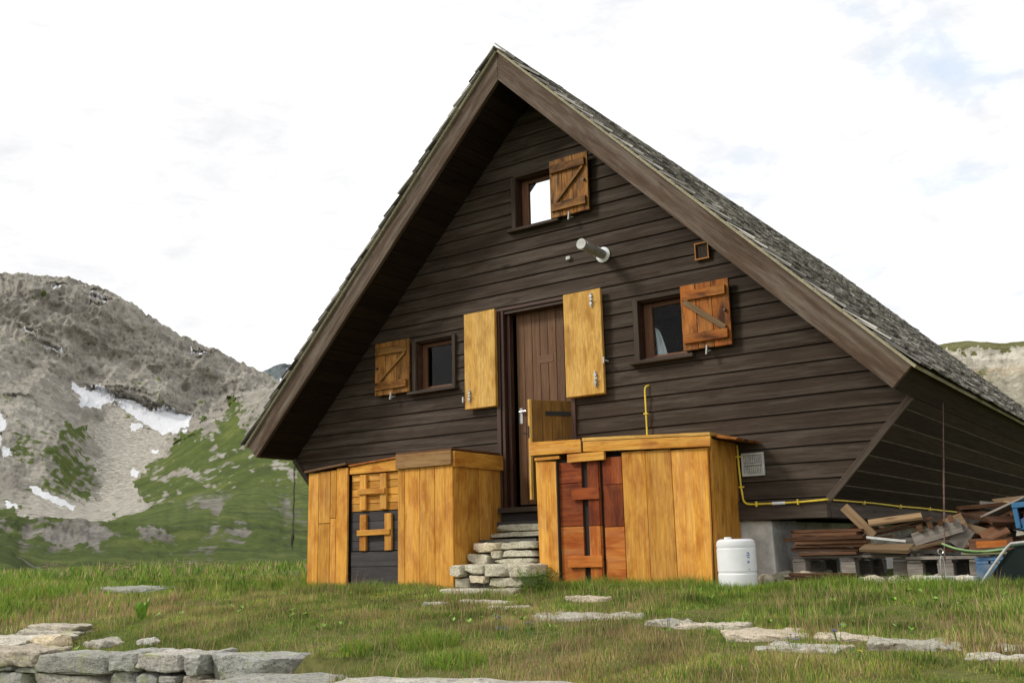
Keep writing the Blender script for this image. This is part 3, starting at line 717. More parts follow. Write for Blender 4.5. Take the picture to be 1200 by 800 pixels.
mb = MB(); mb.box((-.700, -.11, 1.415), (.030, .82, .155), grain=1, rnd=.55); mb.build('side_rail', M['yellow'], sl_, bevel=.004)
mb = MB(); mb.box((-1.09, -.115, 1.516), (.74, .82, .022), grain=0, rnd=.2); mb.build('lid', M['door'], sl_, bevel=.003)
mb = MB(); mb.prism_y([(-2.80, 1.403), (-2.165, 1.452), (-2.165, 1.476), (-2.80, 1.427)], YL - .05, .29, .5); mb.build('lid', M['door'], sl_, bevel=.003)
mb = MB(); mb.prism_y([(-2.150, 1.432), (-1.455, 1.474), (-1.455, 1.492), (-2.150, 1.450)], YL - .02, .29, .5); mb.build('lid', M['shutter_red'], sl_, bevel=.003)
mb = MB(); mb.prism_y([(-2.150, 1.350), (-1.450, 1.350), (-1.450, 1.470), (-2.150, 1.428)], YL + .0, YL + .022, .8); mb.build('lintel_board', M['yellow'], sl_, bevel=.003)
yh = YL + .045
mb = MB(); z = .955
for i in range(5): mb.box((-1.80, yh, z + .037), (.69, .02, .074), grain=0); z += .0785
hu = mb.build('upper_hatch', M['yellow'], sl_, bevel=.003)
mb = MB()
for x in (-1.955, -1.665): mb.box((x, yh - .030, 1.148), (.092, .030, .37), grain=2, jit=.002)
mb.box((-1.818, yh - .055, 1.155), (.385, .022, .060), rot(0, R_(1), 0), grain=0); mb.build('handle', M['yellow'], hu, bevel=.004)
mb = MB(); z = .545
for i in range(4): mb.box((-1.80, yh, z + .049), (.69, .02, .098), grain=0); z += .101
hl = mb.build('lower_hatch', M['slate'], sl_, bevel=.003)
mb = MB()
for x in (-1.950, -1.595): mb.box((x, yh - .030, .732), (.095, .030, .375), grain=2, jit=.002)
mb.box((-1.783, yh - .055, .730), (.47, .022, .058), rot(0, R_(-.5), 0), grain=0); mb.build('handle', M['yellow'], hl, bevel=.004)
mb = MB(); mb.box((-1.80, yh - .012, .46), (.67, .026, .15), grain=0, rnd=.5); mb.box((-1.80, yh - .008, .27), (.67, .026, .225), grain=0, rnd=.4); mb.build('kick_board', M['slate'], sl_, bevel=.003)
mb = MB(); mb.box((-2.755, -.10, .78), (.024, .77, 1.2), grain=2); mb.build('end_planks', M['yellow'], sl_)
mb = MB(); mb.box((-1.745, yh + .03, .78), (1.97, .012, 1.20)); mb.build('hatch_backing', M['darkin'], sl_)

settle(sl_, .962, (.207, -.309, .019))
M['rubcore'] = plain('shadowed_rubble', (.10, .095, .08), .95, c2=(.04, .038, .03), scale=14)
# ------------------------------------------------------------------ stone steps
st = empty('stone_steps', (-.1, -.4, .2), 'short flight of rough pale stone steps up to the door', 'steps')
def course(name, stones, parent=st, mat=None):
    mb = MB()
    for (x0, x1, z0, z1, yf, yb) in stones:
        mb.stone(((x0 + x1) / 2, (yf + yb) / 2, (z0 + z1) / 2), ((x1 - x0) * .955, yb - yf, (z1 - z0) * .95), power=8, rough=.10, n=12)
    o = mb.build(name, mat or M['step'], parent, smooth=True); return o
course('step', [(-.44, .30, .695, .765, -.22, .10), (-.47, .28, .64, .69, -.26, .10)])
course('step', [(-.455, -.10, .50, .590, -.62, -.2), (-.09, .30, .525, .595, -.61, -.2), (-.46, -.20, .385, .49, -.62, -.2), (-.19, -.09, .44, .515, -.61, -.2), (-.08, .30, .455, .515, -.61, -.2), (-.19, .30, .385, .445, -.60, -.2)])
course('step', [(-.44, -.27, .285, .395, -.95, -.6), (-.265, -.07, .31, .395, -.92, -.6), (-.065, .22, .29, .40, -.95, -.6), (.22, .47, .28, .395, -.96, -.58), (-.25, -.02, .23, .30, -.90, -.6), (.0, .40, .20, .28, -.91, -.6), (-.42, -.24, .19, .275, -.88, -.6)])
course('step', [(-.33, .18, .13, .195, -1.24, -.95), (.18, .50, .10, .20, -1.26, -.95)])
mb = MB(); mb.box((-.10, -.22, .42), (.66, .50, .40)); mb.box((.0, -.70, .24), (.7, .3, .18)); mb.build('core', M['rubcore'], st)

# ------------------------------------------------------------------ barrel
br = empty('plastic_drum', (2.235, -.60, .19), 'white plastic drum standing against the right shed', 'drum')
prof = [(.120, 0), (.142, .006), (.148, .02), (.150, .12), (.146, .125), (.146, .14), (.150, .145), (.150, .315), (.146, .32), (.148, .335), (.150, .345), (.145, .375), (.128, .388), (.118, .392), (.116, .383), (.03, .383)]
mb = MB(); mb.lathe([(r * 1.02, z + .17) for r, z in prof], (2.235, -.60, 0), 40); mb.build('body', M['plastic'], br, smooth=True)
mb = MB(); mb.lathe([(.028, 0), (.03, .02), (.026, .025)], (2.18, -.62, .553), 16); mb.build('cap', M['plastic'], br, smooth=False)
mb = MB()
for (da, z, w, h) in ((0, .455, .020, .012), (.05, .44, .012, .016), (-.06, .435, .012, .010), (.02, .42, .022, .010), (0, .385, .020, .020), (.03, .33, .016, .006)):
    a_ = R_(-32) + da; mb.box((2.235 + .1535 * math.cos(a_), -.60 + .1535 * math.sin(a_), z), (.003, w, h), rot(0, 0, a_))
mb.build('blue_print', M['blueink'], br)

# ------------------------------------------------------------------ hanging chain and cable
mb = MB(); x, y = -3.50, -.06; z = 1.62; k = 0
def ring(mb, c, r, tr, m, el=1.6, n=12):
    mb.tube([Vector(c) + m @ Vector((r * math.cos(t), 0, r * el * math.sin(t))) for t in [2 * math.pi * i / n for i in range(n + 1)]], tr, 5, cap=False)
while z > .58:
    ring(mb, (x + .006 * math.sin(k), y, z), .009, .0035, rot(0, 0, R_(90 * (k % 2) + 20)), 2.2); z -= .033; k += 1
for i in range(5): ring(mb, (x + random.uniform(-.015, .02), y, .75 - i * .025), .018, .004, rot(random.random(), 0, random.random() * 3), 1.3)
mb.tube([(x + .012, y, 1.60), (x + .02, y - .01, 1.2), (x - .01, y, .95), (x + .012, y, .7)], .003, 5)
tag(mb.build('hanging_chain', M['iron']), 'thin dark chain hanging from the left eave corner', 'chain')
mb = MB(); x, y = 3.63, .80; zt = 1.63
mb.tube([(3.60, .80, 1.66), (3.652, .30, 1.05), (3.690, -.06, .62)], .007, 6)
ck = empty('hanging_cable', (x, y, .2), 'rusty cable hanging from the right eave with a bright snap hook', 'cable')
mb.tube([(3.690, -.06, .62), (3.715, -.34, .25), (3.72, -.42, .17)], .006, 6); mb.build('rope', M['rust'], ck)
mb = MB(); ring(mb, (3.712, -.36, .32), .016, .0055, rot(0, 0, R_(35)), 5.2, 20); ring(mb, (3.705, -.34, .435), .02, .005, rot(0, 0, R_(35)), 1.0, 12); mb.build('snap_hook', M['steel'], ck, smooth=True)

# ------------------------------------------------------------------ terrace wall, front left
WX = lambda x: -4.54 + (x + 1.37) * .2387           # face line of the upper wall
ang = math.atan(.2387); wm = rot(0, 0, ang)
def onwall(x, off=0.): return (x - off * math.sin(ang) * -1 * 0, WX(x) + off)
sw = empty('stone_wall', (0, WX(0), -1.0), 'low dry stone terrace wall of grey slabs at the front left', 'wall')
def wstone(x0, x1, z0, z1, d=.34, proud=0., n=15, name=None, rnd=None, power=7, rough=.09, ry=0):
    mb = MB(); cx = (x0 + x1) / 2
    mb.stone((cx, WX(cx) + d / 2 - proud, (z0 + z1) / 2), ((x1 - x0) / math.cos(ang) * 1.03, d, z1 - z0), rot(0, ry, ang), n=n, power=power, rough=rough, rnd=rnd)
    return mb
zt = .010
caps = [(-2.6, -1.9, .18, .05, .8), (-1.92, -1.10, .155, .035, .8), (-1.12, -.56, .12, .01, .15), (-.57, -.36, .13, -.005, .05), (-.35, -.06, .125, -.01, .5), (-.055, .20, .10, -.012, .95), (.205, .86, .14, -.012, .55)]
caps = [(-2.9, -1.93, .13, .06, .8), (-1.92, -1.13, .12, .045, .8), (-1.12, -.50, .12, .020, .12), (-.49, -.27, .12, .012, .5), (-.26, .05, .115, .008, .95), (.06, .22, .125, .008, .45), (.23, .80, .145, .004, .62)]
for (x0, x1, h, zt, r) in caps:
    wstone(x0, x1, zt - h - .068 - (.03 if x0 < -1 else 0), zt - .075 - (.032 if x0 < -1 else 0), .36, random.uniform(0, .02), rnd=r, rough=.12 if x1 > -.6 else .16, power=9 if x0 > -.6 else 6).build('capstone', M['stone'], sw, smooth=True)
mb = MB()
z = -.14
def row(z0, z1, xs, d=.34, pr=0):
    for a, b in zip(xs[:-1], xs[1:]):
        cx = (a + b) / 2; mb.stone((cx, WX(cx) + d / 2 + .02 - pr + random.uniform(-.015, .015), (z0 + z1) / 2 + random.uniform(-.004, .004)), ((b - a) / math.cos(ang) * .985, d, (z1 - z0) * .96), wm, n=7, power=8, rough=.10)
row(-.145, -.105, [-2.9, -2.2, -1.6, -1.35, -1.0, -.52]); row(-.26, -.145, [-2.9, -2.4, -1.9, -1.45, -1.2])
row(-.29, -.14, [-1.2, -.52]); row(-.23, -.112, [-.51, -.30]); row(-.185, -.118, [-.29, -.12]); row(-.175, -.125, [-.115, .04]); row(-.20, -.125, [.05, .2]); row(-.23, -.19, [-.29, .04, .2])
row(-.2, -.145, [.2, .5, .85])
zz = -.26
for k in range(5):
    xs = [-4.5]; 
    while xs[-1] < .8: xs.append(xs[-1] + random.uniform(.25, .7))
    row(zz - .17, zz, xs); zz -= .172
mb.v = [(v[0], v[1], v[2] - .064) for v in mb.v]; mb.build('courses', M['stone'], sw, smooth=True)
row(-.1, .05, [-4.5, -3.9, -3.4, -2.9])
# the lower ledge that carries on to the right
lw = empty('stone_ledge', (2.5, -4.6, -1.0), 'lower row of flat pale coping stones at the bottom edge of the meadow', 'wall')
LX = lambda x: -5.19 + (x - .5) * .225
for (x0, x1, zt, r) in ((.90, 1.80, -.150, .1), (1.82, 3.05, -.095, .95), (3.07, 3.9, -.15, .4)):
    mb = MB(); cx = (x0 + x1) / 2; dp_ = .98 if x0 < 1 else .56; mb.stone((cx, LX(cx) + dp_ / 2, zt - .045), ((x1 - x0) * 1.03, dp_, .10), rot(R_(1), 0, math.atan(.225)), n=9, power=6, rough=.16, rnd=r); mb.build('capstone', M['stone'], lw, smooth=True)
mb = MB(); zz = -.20
for k in range(5):
    x = .95
    while x < 3.9:
        w = random.uniform(.3, .7); cx = x + w / 2; mb.stone((cx, LX(cx) + .2, zz - .08), (w * .98, .34, .155), rot(0, 0, math.atan(.225)), n=5, power=8); x += w
    zz -= .165
mb.build('courses', M['stone'], lw, smooth=True)

# loose slabs on the grass --------------------------------------------------
HOLES = []   # (x, y, rx, ry, angle) where grass is kept short
def slab_stone(name, x, y, lx, ly, h, rz, label, cat, group=None, zt=None, mat='flag', rnd=None, power=4.6, tilt=0, hole=.74):
    z = G(x, y); t = z + .012 if zt is None else zt
    mb = MB(); mb.stone((x, y, t - h / 2), (lx, ly, h), rot(R_(tilt), R_(random.uniform(-1.5, 1.5)), R_(rz)), n=14, power=power, rough=.20, rnd=rnd)
    o = mb.build(name, M[mat], smooth=True); tag(o, label, cat, group)
    HOLES.append((x, y, lx / 2 * hole, ly / 2 * hole, R_(rz))); return o
GF = 'flat stones of the path across the grass'
FS = [(1.95, -2.42, .78, .36, 14, 'long pale flagstone at the left end of the row across the grass'),
      (2.62, -2.56, .30, .22, -10, 'small speckled flagstone between the long left slab and the domed one'),
      (2.92, -2.60, .42, .20, 6, 'narrow flat flagstone just left of the domed pale one'),
      (3.32, -2.83, .44, .44, 25, 'domed pale flagstone in the middle of the row'),
      (3.66, -3.20, .46, .26, -6, 'low flagstone nearest the camera beside purple flowers'),
      (3.78, -2.85, .34, .20, 12, 'thin flagstone behind the purple flowers'),
      (4.13, -3.02, .40, .34, 18, 'greyish humped flagstone right of the purple flowers'),
      (4.68, -3.02, .42, .13, 8, 'narrow pale flagstone at the right edge of the picture, the rear of two'),
      (4.62, -3.26, .42, .16, 4, 'flagstone at the right edge of the picture, the nearer of two')]
for x, y, lx, ly, rz, lb in FS:
    slab_stone('flagstone', x, y, lx, ly, .09, rz, lb, 'flagstone', GF, zt=G(x, y) + (.022 if 'domed' in lb or 'humped' in lb or 'long' in lb else .012))
slab_stone('flagstone', 1.44, -1.55, .34, .12, .06, 5, 'small pale flagstone in front of the reddish shed door', 'flagstone', GF, zt=G(1.44, -1.55) + .035)
slab_stone('flagstone', .62, -1.75, .5, .16, .06, 0, 'thin sunken stone just in front of the lowest step', 'flagstone', GF, zt=G(.62, -1.75) + .02)
slab_stone('flagstone', 1.05, -2.05, .34, .1, .06, 10, 'sliver of sunken stone between the steps and the long flagstone', 'flagstone', GF, zt=G(1.05, -2.05) + .02)
slab_stone('flagstone', .22, -1.90, .22, .1, .06, 10, 'tiny pale sunken stone left of the steps', 'flagstone', GF, zt=G(.22, -1.9) + .02)
slab_stone('flagstone', -1.25, -.92, .55, .14, .06, 2, 'grassy sunken stone in front of the charcoal hatch', 'flagstone', GF, zt=G(-1.25, -.92) + .015)
slab_stone('flat_rock', -5.0, -1.0, 1.1, .9, .10, 12, 'dark flat rock lying in the meadow left of the chalet', 'rock', zt=G(-5, -1) + .03, rnd=0.0, mat='stone')
slab_stone('wall_slab', -2.35, -4.05, 1.1, .55, .09, 10, 'broad white slab lying behind the wall at the left edge', 'slab', zt=-.050, mat='flag', rnd=1.0, power=6)
slab_stone('rounded_stone', -1.72, -3.98, .30, .24, .15, 20, 'rounded tan stone beside the broad white slab', 'stone', zt=-.022, mat='step', rnd=.8, power=2.6)
slab_stone('wall_slab', -2.28, -3.58, .62, .22, .045, 5, 'thin slab on top of the small stack behind the white slab', 'slab', zt=.016, mat='stone', rnd=.85)
slab_stone('wall_slab', -2.30, -3.60, .74, .30, .06, 8, 'lower slab of the small stack behind the white slab', 'slab', zt=-.022, mat='stone', rnd=.9)
slab_stone('wall_slab', -1.32, -3.80, .30, .20, .12, -12, 'small grey stone in the grass just right of the rounded tan one', 'stone', zt=-.050, mat='stone', rnd=.7)
slab_stone('wall_slab', -.95, -3.68, .16, .12, .08, 0, 'smallest grey stone in the grass above the wall', 'stone', zt=-.050, mat='stone', rnd=1.0)

# ------------------------------------------------------------------ wood pile under the right eave
def plank(a, b, w, h, mat, label, group='scrap boards under the right eave', name='board', up=(0, 0, 1), cat='board'):
    mb = MB(); mb.span(a, b, w, h, up=up, jit=.003)
    return tag(mb.build(name, M[mat], bevel=.002), label, cat, group)
# rubble bed
mb = MB()
for i in range(170):
    x = random.uniform(2.32, 4.4); y = random.uniform(-.32, .5); s = random.uniform(.03, .11)
    if x > 3.1 and random.random() < .6: continue
    mb.stone((x, y, .19 + s * .25 + (.02 if x < 3 else 0)), (s * 1.5, s * 1.2, s), rot(0, 0, random.random() * 3), n=3, power=3, rough=.2)
tag(mb.build('rubble', M['step'], smooth=True), 'pale broken stone and gravel at the foot of the pier', 'rubble', kind='stuff')
# pallets
def pallet(cx, cy, z, L, D, label, mat='scrap_grey', blockmat='scrap_grey'):
    p = empty('wooden_pallet', (cx, cy, z), label, 'pallet', 'pallets under the woodpile')
    mb = MB(); n = 5
    for i in range(n): mb.box((cx, cy - D / 2 + .05 + i * (D - .1) / (n - 1), z + .205), (L, .095, .022), grain=0, jit=.003)
    mb.build('deck_boards', M[mat], p, bevel=.002)
    for i, bx in enumerate((-L / 2 + .06, 0.0, L / 2 - .06)):
        for by in (-D / 2 + .06, 0, D / 2 - .06):
            mb = MB(); mb.box((cx + bx, cy + by, z + .11), (.11, .11, .115), jit=.003); mb.build('block', M[blockmat], p, bevel=.002)
    mb = MB()
    for by in (-D / 2 + .06, 0, D / 2 - .06): mb.box((cx, cy + by, z + .035), (L, .1, .024), grain=0, jit=.003)
    mb.build('runners', M[mat], p, bevel=.002)
    mb = MB()
    for bx in (-L / 2 + .06, 0, L / 2 - .06): mb.box((cx + bx, cy, z + .18), (.1, D, .02), grain=1)
    mb.build('stringers', M[mat], p, bevel=.002); return p
pallet(2.93, .42, .20, .92, .9, 'grey wooden pallet under the reddish board stack beside the pier')
pallet(3.68, .32, .18, .56, .9, 'short grey wooden pallet under the middle of the woodpile')
pallet(4.03, .10, .17, .28, .5, 'blue painted pallet end left of the dark green tub', 'bluepaint', 'bluepaint')
# reddish stack
k = 0
for row_ in range(7):
    for j in range(3):
        x0 = 2.50 + random.uniform(-.06, .06); x1 = 3.03 + random.uniform(-.08, .12); z = .428 + row_ * .030; y = -.02 + j * .15 + random.uniform(-.02, .02)
        if j == 0 or row_ == 6:
            plank((x0, y, z + random.uniform(0, .008)), (x1, y + random.uniform(-.03, .03), z + random.uniform(-.002, .006)), .13, .026, 'scrap', 'reddish brown board in the neat stack beside the pier', 'boards stacked beside the pier')
plank((2.56, -.32, .275), (3.05, -.28, .272), .12, .022, 'scrap', 'topmost of three reddish boards lying on the gravel', 'boards on the gravel')
plank((2.53, -.33, .250), (3.07, -.30, .248), .13, .020, 'scrap', 'middle one of three reddish boards lying on the gravel', 'boards on the gravel')
plank((2.58, -.30, .227), (3.02, -.30, .225), .13, .020, 'scrap_pale', 'lowest pale board lying on the gravel', 'boards on the gravel')
plank((2.90, .05, .60), (2.86, .9, .66), .10, .022, 'scrap', 'board running back into the dark beside the pier')
plank((2.93, .0, .80), (3.14, .02, .56), .03, .075, 'scrap_pale', 'steeply leaning pale board under the sill beam')
plank((3.12, -.02, .66), (3.50, .10, .705), .09, .02, 'scrap_pale', 'pale yellowish board tilted up on top of the heap', up=(0, -.5, 1))
plank((3.14, .06, .60), (3.55, .2, .69), .12, .018, 'scrap', 'short brown board tucked under the yellowish one')
plank((3.08, -.10, .475), (3.46, -.16, .455), .14, .03, 'scrap_pale', 'broad pale board at the front of the heap', up=(0, -.35, 1))
plank((3.10, -.02, .44), (3.62, .03, .43), .12, .03, 'scrap_grey', 'grey board on top of the pallets')
plank((3.45, -.04, .52), (3.80, -.02, .625), .025, .10, 'scrap_grey', 'grey notched board standing on edge in the heap', up=(0, 0, 1))
for i in range(4): 
    bx = 3.50 + i * .075
    plank((bx, -.07, .60 + i * .022), (bx + .035, -.07, .61 + i * .022), .022, .05, 'scrap', 'small brown wood block along the notched grey board', 'blocks on the notched board')
plank((3.32, .1, .52), (3.72, .25, .50), .2, .025, 'scrap_grey', 'wide grey board lying flat behind the notched one')
plank((3.40, -.15, .45), (3.66, -.02, .50), .10, .02, 'scrap_pale', 'splintered pale offcut left of the snap hook')
plank((3.12, -.12, .55), (3.40, -.06, .515), .02, .018, 'ventmat', 'thin white strip lying across the heap', name='strip', cat='strip')
mats_ = ['scrap', 'scrap', 'scrap_pale', 'scrap_grey', 'scrap']
rr = random.Random(11)
for i in range(62):
    t = rr.random(); x = 3.78 + rr.random() * .85; y = .10 + rr.random() * 1.3; top = .50 + .42 * min(1, (x - 3.65) / .45) * min(1, .45 + y)
    z = .42 + (top - .42) * rr.random() ** .6; L = rr.uniform(.18, .5); a = rr.uniform(-.7, .7); b = rr.uniform(-.35, .35)
    d = Vector((math.cos(a) * math.cos(b), math.sin(a) * math.cos(b), math.sin(b))) * L / 2; c = Vector((x, y, z))
    plank(c - d, c + d, rr.uniform(.06, .15), rr.uniform(.015, .03), rr.choice(mats_), 'broken board tumbled in the heap at the right under the eave', 'tumbled boards in the right heap', up=(rr.uniform(-.5, .5), rr.uniform(-.8, .1), 1))
rr = random.Random(5)
for i in range(26):
    x = 2.55 + rr.random() * 1.2; y = .55 + rr.random() * .8; z = .42 + rr.random() * .22; L = rr.uniform(.3, .6); a = rr.uniform(-.5, .5)
    d = Vector((math.cos(a), math.sin(a), rr.uniform(-.2, .2))) * L / 2; c = Vector((x, y, z))
    plank(c - d, c + d, rr.uniform(.07, .14), .022, rr.choice(mats_), 'dim board in the dark space behind the pallets', 'boards behind the pallets')
plank((3.86, -.12, .47), (4.15, -.06, .475), .20, .02, 'scrap', 'smooth orange brown board lying above the hoses', up=(.0, -.5, 1))
plank((3.92, -.16, .475), (4.12, -.13, .478), .03, .05, 'orangewood', 'orange edged block in front of the smooth board')
plank((3.74, .0, .47), (3.84, .02, .60), .02, .12, 'scrap_grey', 'greyish offcut leaning behind the snap hook')
plank((3.93, .02, .52), (4.10, .06, .60), .16, .02, 'scrap', 'reddish board leaning over the smooth one', up=(0, -.6, 1))
# long boards towards the top of the heap
plank((3.72, .35, .76), (4.05, .5, .78), .14, .03, 'scrap', 'long brown plank sticking out near the top of the heap')
plank((3.70, .38, .70), (4.08, .45, .71), .14, .025, 'scrap', 'second brown plank below the protruding top plank')
plank((3.62, .2, .60), (3.78, .24, .66), .18, .02, 'scrap_pale', 'square tan offcut left of the heap', up=(.2, -.8, 1))
# concrete block under the pallet
mb = MB(); mb.box((3.74, -.22, .205), (.34, .16, .10), jit=.008); tag(mb.build('concrete_block', M['concrete'], bevel=.008), 'long grey concrete block at the foot of the pallets', 'block')
# blue crate (open, on its side)
bc = empty('plastic_crate', (4.25, .55, .70), 'blue plastic crate lying on its side on the woodpile', 'crate')
cm = rot(R_(0), R_(-4), R_(-8)); c0 = Vector((4.37, .15, .68))
mb = MB()
for c, d in (((0, .0, .085), (.36, .30, .018)), ((0, .0, -.085), (.36, .30, .018)), ((-.171, 0, 0), (.018, .30, .15)), ((0, .141, 0), (.32, .018, .15))):
    mb.box(c0 + cm @ Vector(c), d, cm)
mb.box(c0 + cm @ Vector((0, -.157, .085)), (.38, .014, .04), cm); mb.box(c0 + cm @ Vector((-.171, -.157, -.01)), (.035, .014, .145), cm)
mb.build('shell', M['blue'], bc, bevel=.004)
mb = MB(); mb.box(c0 + Vector((-.10, -.10, -.15)), (.045, .05, .28), rot(0, R_(-28), 0)); mb.box(c0 + Vector((.0, -.08, -.19)), (.10, .05, .14), rot(0, R_(-28), 0)); mb.build('folded_side', M['blue'], bc, bevel=.004)
rc = empty('fuel_can', (4.24, .0, .60), 'red plastic can tucked in the blue crate', 'can')
mb = MB(); mb.box((4.33, .07, .665), (.20, .14, .125), rot(0, R_(12), R_(-6))); mb.build('body', M['red'], rc, bevel=.025, seg=3)
mb = MB(); mb.tube([(4.28, .03, .735), (4.29, .03, .755), (4.36, .03, .765), (4.38, .03, .75)], .010, 8); mb.build('handle', M['red'], rc)
mb = MB(); mb.tube([(4.405, .0, .722), (4.415, -.02, .755)], .018, 10); mb.build('cap', M['black'], rc)
# hoses
mb = MB(); hp = [(3.74, -.22, .47), (3.82, -.28, .44), (3.94, -.30, .425), (4.08, -.28, .445), (4.22, -.26, .47), (4.45, -.2, .48)]
def smooth_path(P, n=6):
    P = [Vector(p) for p in P]; out = []
    for i in range(len(P) - 1):
        p0, p1, p2, p3 = P[max(i - 1, 0)], P[i], P[i + 1], P[min(i + 2, len(P) - 1)]
        for k in range(n):
            t = k / n; out.append(.5 * ((2 * p1) + (p2 - p0) * t + (2 * p0 - 5 * p1 + 4 * p2 - p3) * t * t + (3 * p1 - p0 - 3 * p2 + p3) * t ** 3))
    return out + [P[-1]]
mb.tube(smooth_path(hp), .010, 8); tag(mb.build('garden_hose', M['hose'], smooth=True), 'dark green hose sagging along the front of the woodpile', 'hose')
mb = MB(); mb.tube(smooth_path([(3.70, -.24, .49), (3.80, -.30, .455), (3.9, -.31, .435), (4.0, -.30, .43), (4.15, -.33, .445)]), .008, 8); tag(mb.build('garden_hose', M['palehose'], smooth=True), 'pale green hose looped beside the dark green one', 'hose')
# dark green tub leaning on its side
wb = empty('wheelbarrow_tub', (4.35, -.35, .18), 'dark green wheelbarrow tub tipped up at the right edge', 'tub')
mb = MB(); P0 = [Vector(p) for p in ((3.98, -.50, .19), (4.18, -.50, .44), (4.26, -.50, .475), (4.75, -.50, .47), (4.85, -.5, .19))]
V = [p for p in P0] + [Vector((p.x + (.06 if i < 2 else 0), p.y + .30, p.z - .03 * (i in (1, 2, 3)))) for i, p in enumerate(P0)]
n = 5; F = [tuple(range(n)), tuple(range(2 * n - 1, n - 1, -1))] + [((i + 1) % n, i, n + i, n + (i + 1) % n) for i in range(n)]
mb.add(V, F, V); mb.build('pan', M['tub'], wb, bevel=.02, seg=3)
mb = MB(); mb.tube(smooth_path([(3.965, -.52, .185), (4.17, -.52, .445), (4.25, -.52, .485), (4.45, -.52, .49), (4.76, -.52, .485)]), .010, 8); mb.build('rim', M['greypaint'], wb, smooth=True)

# ------------------------------------------------------------------ ground sheet
def graded(lo, hi, step, far):
    a = list(np.arange(lo, hi + 1e-6, step)); s = step; x = a[-1]
    while x < far: s *= 1.35; x += s; a.append(x)
    s = step; x = a[0]; b = []
    while x > -far: s *= 1.35; x -= s; b.append(x)
    return b[::-1] + a
XS = graded(-9, 7, .16, 2600); YS_ = graded(-6.0, 5, .16, 2600)
def ground_z(x, y):
    wl = (WX(x) if x < .9 else (LX(x) if x < 3.4 else -9)) + .16
    if y < wl: return -1.1
    z = G(x, y); d = math.hypot(x - 5.4, y + 8.1)
    if d > 34: z -= min(3.5, (d - 34) * .10)
    q = y - wl
    if q < 1.2 and x < 3.2: z -= .115 * (1 - q / 1.2) * min(1, (3.2 - x) / .4)
    if .85 < x < 1.5 and y < WX(x) + .05: z = min(z, -.21)
    if d > 6 and x < -4: z += .10 * noise.noise(Vector((x * .18, y * .18, 3))) * min(1, (d - 6) / 10)
    return z
V = [(x, y, ground_z(x, y)) for y in YS_ for x in XS]; nx = len(XS)
F = [(j * nx + i, j * nx + i + 1, (j + 1) * nx + i + 1, (j + 1) * nx + i) for j in range(len(YS_) - 1) for i in range(nx - 1)]
me = bpy.data.meshes.new('ground'); me.from_pydata(V, [], F); me.materials.append(M['ground']); me.polygons.foreach_set('use_smooth', [True] * len(F))
go = bpy.data.objects.new('ground', me); col.objects.link(go); tag(go, kind='structure')

# ------------------------------------------------------------------ grass
def vnoise(x, y, s, seed):
    return np.array([noise.noise(Vector((a * s, b * s, seed))) for a, b in zip(x, y)])
def grass_field(name, x, y, hgt, wid, colr, lean=.35, z=None, cat='grass', label=None, seg=2):
    n = len(x); 
    if z is None: z = np.array([ground_z(a, b) for a, b in zip(x, y)])
    th = rng.uniform(0, 2 * np.pi, n); ln = rng.uniform(.05, lean, n) * hgt; la = rng.uniform(0, 2 * np.pi, n)
    cx, sx = np.cos(th), np.sin(th); dx, dy = np.cos(la) * ln, np.sin(la) * ln
    P = np.zeros((n, 5, 3), np.float32); b = np.stack([x, y, z - .01], 1)
    w = wid[:, None] * np.stack([cx, sx, 0 * cx], 1) / 2
    mid = b + np.stack([dx * .35, dy * .35, hgt * .55], 1); tip = b + np.stack([dx, dy, hgt], 1)
    P[:, 0] = b - w; P[:, 1] = b + w; P[:, 2] = mid + w * .8; P[:, 3] = mid - w * .8; P[:, 4] = tip
    me = bpy.data.meshes.new(name); me.vertices.add(n * 5); me.vertices.foreach_set('co', P.ravel())
    base = (np.arange(n) * 5)[:, None]
    loops = np.concatenate([base + np.array([[0, 1, 2, 3]]), base + np.array([[3, 2, 4]])], 1).astype(np.int32)
    me.loops.add(n * 7); me.loops.foreach_set('vertex_index', loops.ravel())
    ls = ((np.arange(n) * 7)[:, None] + np.array([[0, 4]])).ravel().astype(np.int32)
    me.polygons.add(n * 2); me.polygons.foreach_set('loop_start', ls)
    me.update(calc_edges=True); me.validate()
    ca = me.attributes.new('col', 'FLOAT_COLOR', 'POINT'); c4 = np.ones((n, 5, 4), np.float32); c4[:, :, :3] = colr[:, None, :]
    ca.data.foreach_set('color', c4.ravel())
    me.materials.append(M['grass']); o = bpy.data.objects.new(name, me); col.objects.link(o)
    return o
GREEN = np.array([.195, .305, .036]); OLIVE = np.array([.315, .320, .064]); STRAW = np.array([.47, .38, .18]); RED = np.array([.36, .225, .135]); DEEP = np.array([.085, .165, .022])
